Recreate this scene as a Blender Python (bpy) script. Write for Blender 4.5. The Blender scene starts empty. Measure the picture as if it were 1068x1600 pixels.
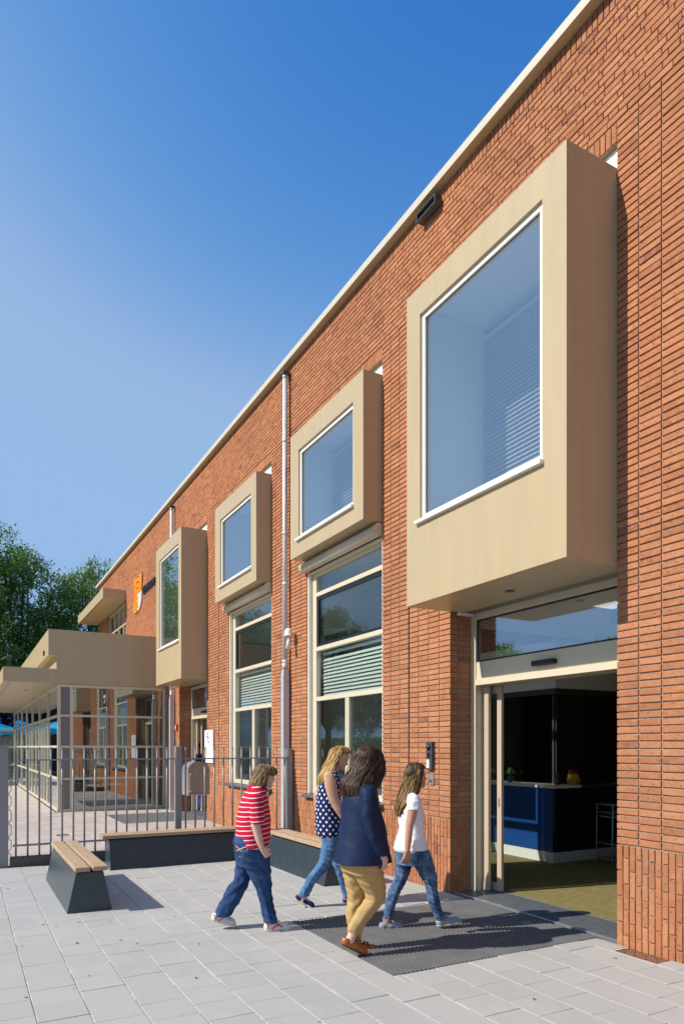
import bpy, bmesh, math, random
import numpy as np
from mathutils import Vector, Matrix

# ------------------------------------------------------------------ camera, sky, sun, exposure
S = bpy.context.scene
COL = S.collection
random.seed(7); np.random.seed(7)
CF, CH, CX, HY = 1084.0, 1.65, 534.0, 1167.0
TH = math.atan(592 / 1084.0); SN, CS = math.sin(TH), math.cos(TH)
cam = bpy.data.cameras.new('camera'); camo = bpy.data.objects.new('camera', cam); COL.objects.link(camo)
cam.sensor_fit = 'HORIZONTAL'; cam.sensor_width = 36.0
cam.lens = CF / 1068.0 * 36.0; cam.shift_y = (HY - 800.0) / 1068.0
cam.clip_start = 0.05; cam.clip_end = 2000
camo.location = (0, 0, CH); camo.rotation_euler = (math.pi / 2, 0, -TH)
S.camera = camo
SUN = Vector((0.585, -0.109, -0.487)).normalized()      # direction the light travels
EL = math.asin(-SUN.z); AZ = math.atan2(-SUN.x, -SUN.y)  # clockwise from +Y
w = bpy.data.worlds.new('World'); S.world = w; w.use_nodes = True
nt = w.node_tree; nt.nodes.clear()
sky = nt.nodes.new('ShaderNodeTexSky'); sky.sky_type = 'NISHITA'; sky.sun_disc = False
sky.sun_elevation = EL; sky.sun_rotation = AZ % (2 * math.pi)
sky.air_density = 1.35; sky.dust_density = 0.35; sky.ozone_density = 3.0
bg = nt.nodes.new('ShaderNodeBackground'); bg.inputs[1].default_value = 0.135
wo = nt.nodes.new('ShaderNodeOutputWorld')
sep = nt.nodes.new('ShaderNodeSeparateColor'); cmb = nt.nodes.new('ShaderNodeCombineColor')   # polarised, deep blue clear sky
nt.links.new(sky.outputs[0], sep.inputs[0])
for i, (g_, k_, mx_) in enumerate(((4.8, 0.430, 1.82), (2.35, 0.414, 3.0), (1.05, 1.184, 4.8))):
    a_ = nt.nodes.new('ShaderNodeMath'); a_.operation = 'POWER'; a_.inputs[1].default_value = g_
    b_ = nt.nodes.new('ShaderNodeMath'); b_.operation = 'MULTIPLY'; b_.inputs[1].default_value = k_
    c_ = nt.nodes.new('ShaderNodeMath'); c_.operation = 'SMOOTH_MIN'; c_.inputs[1].default_value = mx_; c_.inputs[2].default_value = mx_ * 0.35
    nt.links.new(sep.outputs[i], a_.inputs[0]); nt.links.new(a_.outputs[0], b_.inputs[0]); nt.links.new(b_.outputs[0], c_.inputs[0]); nt.links.new(c_.outputs[0], cmb.inputs[i])
nt.links.new(cmb.outputs[0], bg.inputs[0]); nt.links.new(bg.outputs[0], wo.inputs[0])
sl = bpy.data.lights.new('sun', 'SUN'); sl.energy = 4.6; sl.angle = math.radians(0.53); sl.color = (1.0, 0.93, 0.83)
so = bpy.data.objects.new('sun', sl); COL.objects.link(so)
so.rotation_euler = SUN.to_track_quat('-Z', 'Y').to_euler()
so.location = (-20, 5, 20)
S.view_settings.view_transform = 'Standard'; S.view_settings.look = 'None'
S.view_settings.exposure = 0.29; S.view_settings.gamma = 1.0
S.cycles.max_bounces = 10; S.cycles.transparent_max_bounces = 24; S.cycles.glossy_bounces = 5

# ------------------------------------------------------------------ helpers
def proj(X, Y, Z):
    D = X * SN + Y * CS
    return CX + CF * (X * CS - Y * SN) / D, HY - CF * (Z - CH) / D, D

WL = {}
def wloc(o):
    return WL.get(o.name, Vector((0, 0, 0)))
def props(o, label=None, cat=None, group=None, kind=None):
    if label: o['label'] = label
    if cat: o['category'] = cat
    if group: o['group'] = group
    if kind: o['kind'] = kind
    return o
def link(name, data, parent=None, loc=(0, 0, 0), **k):
    o = bpy.data.objects.new(name, data); COL.objects.link(o)
    loc = Vector(loc); WL[o.name] = loc
    if parent:
        o.parent = parent; o.location = loc - wloc(parent)
    else:
        o.location = loc
    return props(o, **k)
def empty(name, loc, **k):
    o = link(name, None, None, loc, **k); o.empty_display_size = 0.2
    return o

class MB:
    """collects shapes given in world coordinates into ONE mesh"""
    def __init__(s): s.v = []; s.f = []; s.m = []; s.sm = []
    def add(s, vs, fs, mi=0, smooth=False):
        b = len(s.v); s.v += [tuple(v) for v in vs]
        for f in fs: s.f.append([b + i for i in f]); s.m.append(mi); s.sm.append(smooth)
        return s
    def box(s, x0, x1, y0, y1, z0, z1, mi=0, c=0.0):
        if c <= 0:
            vs = [(x, y, z) for z in (z0, z1) for y in (y0, y1) for x in (x0, x1)]
            return s.add(vs, [(0, 2, 3, 1), (4, 5, 7, 6), (0, 1, 5, 4), (2, 6, 7, 3), (0, 4, 6, 2), (1, 3, 7, 5)], mi)
        return s.cbox(((x0 + x1) / 2, (y0 + y1) / 2, (z0 + z1) / 2), (abs(x1 - x0) / 2, abs(y1 - y0) / 2, abs(z1 - z0) / 2), c, None, mi)
    def cbox(s, cen, h, c, M=None, mi=0):
        bm = bmesh.new(); bmesh.ops.create_cube(bm, size=2)
        for v in bm.verts: v.co = Vector((v.co.x * h[0], v.co.y * h[1], v.co.z * h[2]))
        c = min(c, min(h) * 0.8)
        bmesh.ops.bevel(bm, geom=bm.edges[:], offset=c, segments=1, affect='EDGES')
        bm.verts.ensure_lookup_table(); bm.verts.index_update()
        vs = [(M @ v.co if M is not None else v.co) + Vector(cen) for v in bm.verts]
        fs = [[v.index for v in f.verts] for f in bm.faces]; bm.free()
        return s.add(vs, fs, mi)
    def tube(s, pts, r, n=10, mi=0, cap=True, smooth=True):
        pts = [Vector(p) for p in pts]; rs = r if isinstance(r, (list, tuple)) else [r] * len(pts)
        vs = []; fs = []
        t0 = (pts[1] - pts[0]).normalized()
        a = Vector((0, 0, 1)) if abs(t0.z) < 0.9 else Vector((1, 0, 0))
        u = t0.cross(a).normalized()
        for i, p in enumerate(pts):
            t = ((pts[min(i + 1, len(pts) - 1)] - pts[max(i - 1, 0)])).normalized()
            u = (u - t * u.dot(t)).normalized(); v = t.cross(u)
            for k in range(n):
                an = 2 * math.pi * k / n
                vs.append(p + (u * math.cos(an) + v * math.sin(an)) * rs[i])
        for i in range(len(pts) - 1):
            for k in range(n):
                fs.append((i * n + k, i * n + (k + 1) % n, (i + 1) * n + (k + 1) % n, (i + 1) * n + k))
        s.add(vs, fs, mi, smooth)
        if cap:
            b = len(s.v) - len(vs)
            s.f.append([b + k for k in range(n)][::-1]); s.m.append(mi); s.sm.append(False)
            s.f.append([b + (len(pts) - 1) * n + k for k in range(n)]); s.m.append(mi); s.sm.append(False)
        return s
    def prism(s, poly, axis, a0, a1, mi=0):
        """extrude a 2D polygon (list of (p,q)) along axis 'x','y' or 'z' between a0 and a1"""
        def P(p, q, a): return {'x': (a, p, q), 'y': (p, a, q), 'z': (p, q, a)}[axis]
        n = len(poly); vs = [P(p, q, a0) for p, q in poly] + [P(p, q, a1) for p, q in poly]
        fs = [list(range(n))[::-1], list(range(n, 2 * n))] + [[i, (i + 1) % n, n + (i + 1) % n, n + i] for i in range(n)]
        return s.add(vs, fs, mi)
    def build(s, name, mat, parent=None, loc=None, **k):
        if loc is None: loc = wloc(parent) if parent else (0, 0, 0)
        L = Vector(loc)
        me = bpy.data.meshes.new(name)
        me.from_pydata([tuple(Vector(v) - L) for v in s.v], [], s.f)
        for m in (mat if isinstance(mat, (list, tuple)) else [mat]): me.materials.append(m)
        me.polygons.foreach_set('material_index', s.m)
        me.polygons.foreach_set('use_smooth', s.sm)
        bm = bmesh.new(); bm.from_mesh(me); bmesh.ops.recalc_face_normals(bm, faces=bm.faces); bm.to_mesh(me); bm.free()
        me.update()
        return link(name, me, parent, L, **k)

def B(name, mat, parent, x0, x1, y0, y1, z0, z1, c=0.004, **k):
    if parent is None and 'loc' not in k: k['loc'] = ((x0 + x1) / 2, (y0 + y1) / 2, z0)
    return MB().box(x0, x1, y0, y1, z0, z1, c=c).build(name, mat, parent, **k)

# ------------------------------------------------------------------ materials
def NT(name):
    m = bpy.data.materials.new(name); m.use_nodes = True; t = m.node_tree; t.nodes.clear()
    o = t.nodes.new('ShaderNodeOutputMaterial'); return m, t, o
def N(t, typ, **k):
    n = t.nodes.new(typ)
    for a, b in k.items():
        if a.startswith('i_'):
            key = a[2:]; key = int(key) if key.isdigit() else key.replace('_', ' ')
            n.inputs[key].default_value = b
        else: setattr(n, a, b)
    return n
def ramp(t, fac, stops, interp='LINEAR'):
    r = t.nodes.new('ShaderNodeValToRGB'); r.color_ramp.interpolation = interp
    e = r.color_ramp.elements
    while len(e) < len(stops): e.new(0.5)
    for i, (p, c) in enumerate(stops):
        e[i].position = p; e[i].color = (c[0], c[1], c[2], 1) if not isinstance(c, (int, float)) else (c, c, c, 1)
    t.links.new(fac, r.inputs[0]); return r
def mixc(t, fac, a, b, mode='MIX'):
    m = t.nodes.new('ShaderNodeMix'); m.data_type = 'RGBA'; m.blend_type = mode
    for i, x in ((0, fac), (6, a), (7, b)):
        if hasattr(x, 'is_output') or hasattr(x, 'links'): t.links.new(x, m.inputs[i])
        elif isinstance(x, (int, float)): m.inputs[i].default_value = x
        else: m.inputs[i].default_value = (x[0], x[1], x[2], 1)
    return m.outputs[2]
def pos(t, scale=(1, 1, 1), obj=False):
    c = t.nodes.new('ShaderNodeTexCoord') if obj else t.nodes.new('ShaderNodeNewGeometry')
    mp = t.nodes.new('ShaderNodeMapping'); mp.inputs['Scale'].default_value = scale
    t.links.new(c.outputs['Object'] if obj else c.outputs['Position'], mp.inputs[0]); return mp.outputs[0]
def noise(t, vec, scale, detail=4, rough=0.55, dist=0.0):
    n = N(t, 'ShaderNodeTexNoise'); n.inputs['Scale'].default_value = scale; n.inputs['Detail'].default_value = detail
    n.inputs['Roughness'].default_value = rough; n.inputs['Distortion'].default_value = dist
    t.links.new(vec, n.inputs['Vector']); return n.outputs['Fac']
def math_(t, op, a, b=None, c=None):
    m = t.nodes.new('ShaderNodeMath'); m.operation = op
    for i, x in enumerate((a, b, c)):
        if x is None: continue
        if isinstance(x, (int, float)): m.inputs[i].default_value = x
        else: t.links.new(x, m.inputs[i])
    return m.outputs[0]
def surf(t, o, col, rough=0.6, metal=0.0, bump=None, bs=0.2, bd=0.002, spec=0.5, **k):
    p = t.nodes.new('ShaderNodeBsdfPrincipled')
    if isinstance(col, (tuple, list)): p.inputs['Base Color'].default_value = (col[0], col[1], col[2], 1)
    else: t.links.new(col, p.inputs['Base Color'])
    if isinstance(rough, (int, float)): p.inputs['Roughness'].default_value = rough
    else: t.links.new(rough, p.inputs['Roughness'])
    p.inputs['Metallic'].default_value = metal; p.inputs['Specular IOR Level'].default_value = spec
    for a, b in k.items(): p.inputs[a.replace('_', ' ')].default_value = b
    if bump is not None:
        b = t.nodes.new('ShaderNodeBump'); b.inputs['Strength'].default_value = bs; b.inputs['Distance'].default_value = bd
        t.links.new(bump, b.inputs['Height']); t.links.new(b.outputs[0], p.inputs['Normal'])
    t.links.new(p.outputs[0], o.inputs[0]); return p
def plain(name, c, rough=0.55, var=0.08, scale=6.0, metal=0.0, bs=0.15, bscale=120.0, spec=0.5, sc=(1, 1, 1), dirt=0.0, **k):
    """a painted/solid surface with slight tonal variation and fine relief"""
    m, t, o = NT(name); v = pos(t, sc)
    n = noise(t, v, scale, 5)
    lo = [x * (1 - var) for x in c]; hi = [min(1, x * (1 + var)) for x in c]
    col = ramp(t, n, [(0.3, lo), (0.7, hi)]).outputs[0]
    if dirt:
        n2 = noise(t, pos(t, (sc[0] * 1, sc[1] * 1, sc[2] * 0.12)), 14, 6, 0.7)
        f = ramp(t, n2, [(0.52, 0), (0.75, dirt)]).outputs[0]
        col = mixc(t, f, col, [x * 0.55 for x in c])
    b = noise(t, pos(t), bscale, 3)
    surf(t, o, col, rough, metal, b, bs, 0.001, spec, **k); return m
def brick_mat(name, pal, mort=None):
    m, t, o = NT(name)
    at = N(t, 'ShaderNodeAttribute', attribute_name='rnd'); oi = N(t, 'ShaderNodeObjectInfo')
    r = math_(t, 'FRACT', math_(t, 'ADD', at.outputs['Fac'], oi.outputs['Random']))
    base = ramp(t, r, pal).outputs[0]
    v = pos(t)
    # brick to brick value shift
    r2 = math_(t, 'FRACT', math_(t, 'MULTIPLY', r, 17.31))
    base = mixc(t, 1.0, base, ramp(t, r2, [(0, (0.88, 0.87, 0.87)), (1, (1.08, 1.07, 1.05))]).outputs[0], 'MULTIPLY')
    n1 = noise(t, v, 14, 6, 0.6, 0.4)
    base = mixc(t, ramp(t, n1, [(0.48, 0), (0.70, 0.6)]).outputs[0], base, (0.56, 0.255, 0.120))
    n2 = noise(t, pos(t, (1, 1, 1.4)), 34, 6, 0.7, 1.2)          # whitish and purple smears
    sm = math_(t, 'MULTIPLY', ramp(t, n2, [(0.60, 0), (0.70, 1)]).outputs[0], ramp(t, r2, [(0.55, 0.0), (0.9, 0.55)]).outputs[0])
    base = mixc(t, sm, base, (0.52, 0.36, 0.31))
    big = noise(t, pos(t, (1, 1, 0.5)), 0.55, 5, 0.6)            # slow colour drift and faint staining over the wall
    base = mixc(t, 1.0, base, ramp(t, big, [(0.35, (0.86, 0.86, 0.88)), (0.6, (1.04, 1.03, 1.0))]).outputs[0], 'MULTIPLY')
    n3 = noise(t, pos(t, (1, 0.7, 1.1)), 58, 4, 0.62, 0.8)                        # dark pits
    pit = ramp(t, n3, [(0.60, 0), (0.665, 0.85)]).outputs[0]
    base = mixc(t, pit, base, (0.15, 0.055, 0.032))
    hgt = math_(t, 'SUBTRACT', math_(t, 'ADD', noise(t, v, 55, 5, 0.65), math_(t, 'MULTIPLY', n1, 0.6)), math_(t, 'MULTIPLY', pit, 0.8))
    surf(t, o, base, 0.85, 0, hgt, 0.55, 0.004, 0.25); return m
PAL = [(0.0, (0.395, 0.156, 0.072)), (0.18, (0.425, 0.173, 0.081)), (0.42, (0.470, 0.200, 0.097)), (0.62, (0.415, 0.166, 0.077)),
       (0.82, (0.495, 0.220, 0.108)), (0.95, (0.44, 0.182, 0.090)), (0.985, (0.34, 0.128, 0.070)), (1.0, (0.30, 0.118, 0.080))]
M = {}
M['brick'] = brick_mat('brick_orange', PAL)
def mortar():
    m, t, o = NT('mortar'); n = noise(t, pos(t), 30, 6)
    c = ramp(t, n, [(0.3, (0.24, 0.21, 0.165)), (0.7, (0.34, 0.305, 0.25))]).outputs[0]
    surf(t, o, c, 0.95, 0, noise(t, pos(t), 260, 3), 0.7, 0.003, 0.2); return m
M['mortar'] = mortar()
M['tan'] = plain('tan_coated_panel', (0.462, 0.364, 0.214), 0.40, 0.04, 5, bs=0.14, bscale=90, sc=(1, 1, 0.15), dirt=0.17)
M['cream'] = plain('cream_frame_paint', (0.62, 0.55, 0.40), 0.35, 0.03, 8, bs=0.04)
M['white'] = plain('white_frame_paint', (0.82, 0.78, 0.68), 0.35, 0.03, 8, bs=0.04)
M['beige'] = plain('beige_aluminium', (0.50, 0.39, 0.28), 0.38, 0.04, 10, bs=0.04)
M['greypanel'] = plain('grey_infill_panel', (0.20, 0.175, 0.16), 0.6, 0.05, 12, bs=0.25, bscale=400)
M['zinc'] = plain('zinc_pipe', (0.60, 0.63, 0.67), 0.45, 0.12, 14, metal=0.3, bs=0.1, sc=(1, 1, 0.3))
M['galv'] = plain('galvanised_steel', (0.50, 0.53, 0.58), 0.5, 0.15, 40, metal=0.3, bs=0.1)
M['fence'] = plain('grey_brown_coated_steel', (0.27, 0.262, 0.258), 0.32, 0.06, 20, bs=0.05)
M['anthracite'] = plain('anthracite_steel', (0.034, 0.050, 0.062), 0.30, 0.15, 9, bs=0.12, bscale=60, dirt=0.2)
M['bintan'] = plain('tan_bin_plate', (0.38, 0.265, 0.18), 0.5, 0.06, 12)
M['deskend'] = plain('shade_dark_desk_laminate', (0.004, 0.007, 0.020), 0.4, 0.03)  # unlit desk end: its shade is put into the near-black colour
M['coping'] = plain('pale_coping_paint', (0.56, 0.52, 0.41), 0.4, 0.03, 8, bs=0.04)
M['glassannex'] = None
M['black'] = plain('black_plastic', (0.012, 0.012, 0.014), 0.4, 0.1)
M['darkgrey'] = plain('dark_grey_metal', (0.06, 0.063, 0.07), 0.4, 0.1)
M['steel'] = plain('brushed_steel', (0.62, 0.63, 0.65), 0.3, 0.06, 30, metal=0.8)
M['chrome'] = plain('chrome', (0.75, 0.76, 0.78), 0.12, 0.02, metal=1.0, bs=0.0)
M['bluestone'] = plain('blue_stone', (0.105, 0.115, 0.135), 0.42, 0.22, 18, bs=0.2, bscale=90)
M['plinth'] = plain('dark_concrete', (0.085, 0.082, 0.085), 0.8, 0.2, 30, bs=0.5)
M['ivory'] = plain('ivory_plastic', (0.80, 0.75, 0.66), 0.4, 0.02)
M['orange'] = plain('orange_sign_face', (0.85, 0.28, 0.005), 0.4, 0.02)
M['signwhite'] = plain('white_sign_face', (0.80, 0.80, 0.80), 0.4, 0.02)
M['navyprint'] = plain('navy_print', (0.05, 0.06, 0.28), 0.5, 0.02)
M['redplastic'] = plain('red_plastic', (0.60, 0.02, 0.015), 0.4, 0.02)
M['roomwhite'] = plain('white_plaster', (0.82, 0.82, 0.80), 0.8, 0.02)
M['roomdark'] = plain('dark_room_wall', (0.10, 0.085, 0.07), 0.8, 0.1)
M['blue'] = plain('blue_desk_laminate', (0.008, 0.060, 0.235), 0.35, 0.03)
M['darkwall'] = plain('dark_brown_panel', (0.025, 0.018, 0.014), 0.45, 0.1)
M['umbrella'] = plain('turquoise_canvas', (0.02, 0.42, 0.62), 0.8, 0.05)
M['wicker'] = plain('wicker', (0.45, 0.22, 0.08), 0.7, 0.5, 90)
M['yellow'] = plain('yellow_plastic', (0.75, 0.55, 0.03), 0.5, 0.03)
M['asphalt'] = plain('asphalt', (0.055, 0.054, 0.052), 0.9, 0.2, 30, bs=0.5)
M['rust'] = plain('rusty_steel', (0.20, 0.095, 0.055), 0.7, 0.3, 40, bs=0.4)
M['rubber'] = plain('dark_mat_rubber', (0.115, 0.117, 0.12), 0.7, 0.14, 5, bs=0.3, bscale=200)
M['matgap'] = plain('mat_base', (0.015, 0.015, 0.016), 0.9, 0.1)
M['blind'] = plain('blind_slat', (0.68, 0.69, 0.66), 0.45, 0.03)
M['farbrick'] = plain('far_dark_building', (0.030, 0.028, 0.030), 0.8, 0.2)
def wood(name, c):
    m, t, o = NT(name); v = pos(t, (1, 1, 1), True)
    oi = N(t, 'ShaderNodeObjectInfo')
    g = noise(t, pos(t, (18, 1.2, 18)), 3.0, 8, 0.7, 0.6)
    col = ramp(t, g, [(0.25, [x * 0.55 for x in c]), (0.5, c), (0.75, [x * 1.25 for x in c])]).outputs[0]
    surf(t, o, col, 0.8, 0, g, 0.4, 0.003, 0.25); return m
M['wood'] = wood('weathered_hardwood', (0.42, 0.295, 0.185))
def woodx():
    m, t, o = NT('weathered_hardwood_lengthwise')
    g = noise(t, pos(t, (1.2, 18, 18)), 3.0, 8, 0.7, 0.6); c = (0.42, 0.295, 0.185)
    col = ramp(t, g, [(0.25, [x * 0.55 for x in c]), (0.5, c), (0.75, [x * 1.25 for x in c])]).outputs[0]
    surf(t, o, col, 0.8, 0, g, 0.4, 0.003, 0.25); return m
M['woodx'] = woodx()
def paver(name, lo, hi, blotch):
    m, t, o = NT(name)
    at = N(t, 'ShaderNodeAttribute', attribute_name='rnd'); oi = N(t, 'ShaderNodeObjectInfo')
    r = math_(t, 'FRACT', math_(t, 'ADD', at.outputs['Fac'], oi.outputs['Random']))
    base = ramp(t, r, [(0, lo), (0.5, [(a + b) / 2 for a, b in zip(lo, hi)]), (1, hi)]).outputs[0]
    n = noise(t, pos(t), 2.2, 6, 0.65)
    base = mixc(t, ramp(t, n, [(0.35, 0.0), (0.75, 0.5)]).outputs[0], base, blotch)
    f = noise(t, pos(t), 320, 2, 0.5)
    base = mixc(t, 0.22, base, ramp(t, f, [(0.3, 0.45), (0.7, 1.0)]).outputs[0], 'MULTIPLY')
    st = noise(t, pos(t), 9, 3, 0.5)
    base = mixc(t, ramp(t, st, [(0.73, 0), (0.79, 0.25)]).outputs[0], base, [x * 0.5 for x in lo])
    vv = N(t, 'ShaderNodeTexVoronoi'); vv.inputs['Scale'].default_value = 1.7; t.links.new(pos(t), vv.inputs['Vector'])   # trodden gum and spots
    base = mixc(t, ramp(t, vv.outputs['Distance'], [(0.016, 0.35), (0.026, 0)]).outputs[0], base, [x * 0.42 for x in lo])
    wl = noise(t, pos(t, (1, 0.35, 1)), 1.1, 7, 0.72, 0.5)                                                          # worn, dusty drifts
    base = mixc(t, ramp(t, wl, [(0.50, 0), (0.68, 0.32)]).outputs[0], base, [x * 0.68 for x in lo])
    surf(t, o, base, 0.85, 0, f, 0.35, 0.002, 0.3); return m
M['paver'] = paver('grey_concrete_paver', (0.412, 0.407, 0.386), (0.442, 0.436, 0.414), (0.39, 0.382, 0.36))
M['pinkpaver'] = paver('pinkish_clay_paver', (0.44, 0.365, 0.325), (0.53, 0.46, 0.41), (0.48, 0.44, 0.40))
M['sand'] = plain('joint_sand', (0.58, 0.54, 0.46), 0.95, 0.35, 25, bs=0.6)
def carpet():
    m, t, o = NT('olive_carpet')
    g = noise(t, pos(t, (1.2, 26, 1)), 5, 4, 0.7)
    col = ramp(t, g, [(0.35, (0.10, 0.085, 0.035)), (0.6, (0.30, 0.25, 0.11))]).outputs[0]
    surf(t, o, col, 0.95, 0, noise(t, pos(t), 400, 2), 0.6, 0.004, 0.1); return m
M['carpet'] = carpet()
def glass(name, tint, f0, k=1.0):
    m, t, o = NT(name)
    lw = N(t, 'ShaderNodeLayerWeight'); lw.inputs[0].default_value = 0.5
    p5 = math_(t, 'POWER', lw.outputs['Facing'], 5.0)
    fac = math_(t, 'MULTIPLY_ADD', p5, (1 - f0) * k, f0)
    tr = N(t, 'ShaderNodeBsdfTransparent'); tr.inputs[0].default_value = (*tint, 1)
    gl = N(t, 'ShaderNodeBsdfGlossy'); gl.inputs['Roughness'].default_value = 0.0; gl.inputs[0].default_value = (0.93, 0.97, 1.0, 1)
    mx = N(t, 'ShaderNodeMixShader'); t.links.new(fac, mx.inputs[0]); t.links.new(tr.outputs[0], mx.inputs[1]); t.links.new(gl.outputs[0], mx.inputs[2])
    t.links.new(mx.outputs[0], o.inputs[0]); return m
M['glass'] = glass('window_glass', (0.91, 0.95, 0.935), 0.10)
M['glassbay'] = glass('coated_bay_glass', (0.94, 0.97, 0.99), 0.28)
M['glassannex'] = glass('annex_glass', (0.60, 0.65, 0.64), 0.26)
M['glassdoor'] = glass('door_glass', (0.82, 0.88, 0.85), 0.05)
M['glassdark'] = glass('dark_interior_glass', (0.30, 0.30, 0.30), 0.06)
def emit(name, c, s):
    m, t, o = NT(name); e = N(t, 'ShaderNodeEmission'); e.inputs[0].default_value = (*c, 1); e.inputs[1].default_value = s
    t.links.new(e.outputs[0], o.inputs[0]); return m
M['lamp'] = emit('lit_ceiling_panel', (1.0, 0.95, 0.85), 0.75)
M['exit'] = emit('exit_sign_green', (0.02, 0.20, 0.08), 0.15)
M['bluescreen'] = emit('blue_lit_sign', (0.03, 0.09, 0.60), 0.25)

# ------------------------------------------------------------------ masonry pieces (real geometry, joints recessed)
BAS = {'-x': (Vector((0, -1, 0)), Vector((0, 0, 1)), Vector((-1, 0, 0))),
       '-y': (Vector((1, 0, 0)), Vector((0, 0, 1)), Vector((0, -1, 0))),
       '+z': (Vector((1, 0, 0)), Vector((0, 1, 0)), Vector((0, 0, 1)))}
TF = [(0, 1, 2, 3), (0, 4, 5, 1), (1, 5, 6, 2), (2, 6, 7, 3), (3, 7, 4, 0), (4, 8, 9, 5), (5, 9, 10, 6), (6, 10, 11, 7), (7, 11, 8, 4)]
def piece_verts(hu, hv, dep, c, jit, rng):
    q = [(-1, -1), (1, -1), (1, 1), (-1, 1)]
    a = np.array([(x * (hu - c), y * (hv - c), 0) for x, y in q] + [(x * hu, y * hv, -c) for x, y in q] + [(x * hu, y * hv, -dep) for x, y in q], dtype=float)
    if jit: a[:8] += rng.normal(0, 1, (8, 3)) * np.array([jit, jit, jit * 0.8])
    return a
class Masonry:
    """pieces: (basis, centre of face, half u, half v, depth)"""
    def __init__(s, c=0.004, jit=0.0012, off=0.0015, tilt=0.006): s.p = []; s.c, s.jit, s.off, s.tilt = c, jit, off, tilt
    def add(s, bas, cen, hu, hv, dep=0.03): s.p.append((bas, cen, hu, hv, dep))
    def emit(s, parent, mat, part_name, stuff_name, nparts=300, hidden=None):
        rng = np.random.default_rng(11); sc = []
        for i, (b, c, hu, hv, d) in enumerate(s.p):
            x, y, D = proj(*c)
            vis = D > 0.5 and -20 < x < 1088 and -10 < y < 1610 and not (hidden and hidden(x, y))
            u, v, _ = BAS[b]; C = Vector(c)
            if vis:
                a = [proj(*(C + u * hu * p + v * hv * q))[:2] for p, q in ((-1, -1), (1, -1), (1, 1), (-1, 1))]
                ar = abs(sum(a[k][0] * a[(k + 1) % 4][1] - a[(k + 1) % 4][0] * a[k][1] for k in range(4))) / 2
            else: ar = 0
            sc.append(ar)
        order = np.argsort(-np.array(sc)); parts = set(int(i) for i in order[:nparts] if sc[i] > 0)
        cache = {}; V = []; F = []; R = []
        for i, (b, c, hu, hv, d) in enumerate(s.p):
            u, v, w_ = BAS[b]; o = rng.normal(0, 1) * s.off; tu, tv = rng.normal(0, 1, 2) * s.tilt
            if i in parts:
                key = (b, round(hu, 3), round(hv, 3), round(d, 2), i % 5)
                if key not in cache:
                    a = piece_verts(hu, hv, d, s.c, s.jit * 1.3, rng)
                    me = bpy.data.meshes.new(part_name)
                    me.from_pydata([tuple(u * p[0] + v * p[1] + w_ * p[2]) for p in a], [], TF); me.materials.append(mat); cache[key] = me
                link(part_name, cache[key], parent, Vector(c) + w_ * o)
            else:
                a = piece_verts(hu, hv, d, s.c, s.jit, rng)
                a[:8, 2] += o + a[:8, 0] * tu + a[:8, 1] * tv
                U = np.array([u, v, w_]); V.append(a @ U + np.array(c)); R.append(rng.random())
        if V:
            n = len(V); V = np.concatenate(V) - np.array(wloc(parent) if parent else (0, 0, 0))
            F = (np.arange(n)[:, None, None] * 12 + np.array(TF)[None]).reshape(-1, 4)
            me = bpy.data.meshes.new(stuff_name)
            me.vertices.add(len(V)); me.vertices.foreach_set('co', V.ravel())
            me.loops.add(F.size); me.loops.foreach_set('vertex_index', F.ravel())
            me.polygons.add(len(F)); me.polygons.foreach_set('loop_start', np.arange(len(F)) * 4)
            me.update(calc_edges=True); me.polygons.foreach_set('use_smooth', np.zeros(len(F), bool))
            at = me.attributes.new('rnd', 'FLOAT', 'FACE'); at.data.foreach_set('value', np.repeat(R, 9).astype(np.float32))
            me.materials.append(mat)
            link(stuff_name, me, parent, wloc(parent) if parent else (0, 0, 0), kind='stuff')
        print('masonry', part_name, len(s.p), 'pieces,', len(cache), 'shared meshes')
# ------------------------------------------------------------------ ground
g = MB().box(-400, 400, -200, 700, -0.6, -0.04).build('ground', M['asphalt'], None, kind='structure')
XW = 4.82
OPN = [(4.01, 6.285), (7.73, 10.0), (11.45, 13.72), (15.17, 17.44)]

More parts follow.
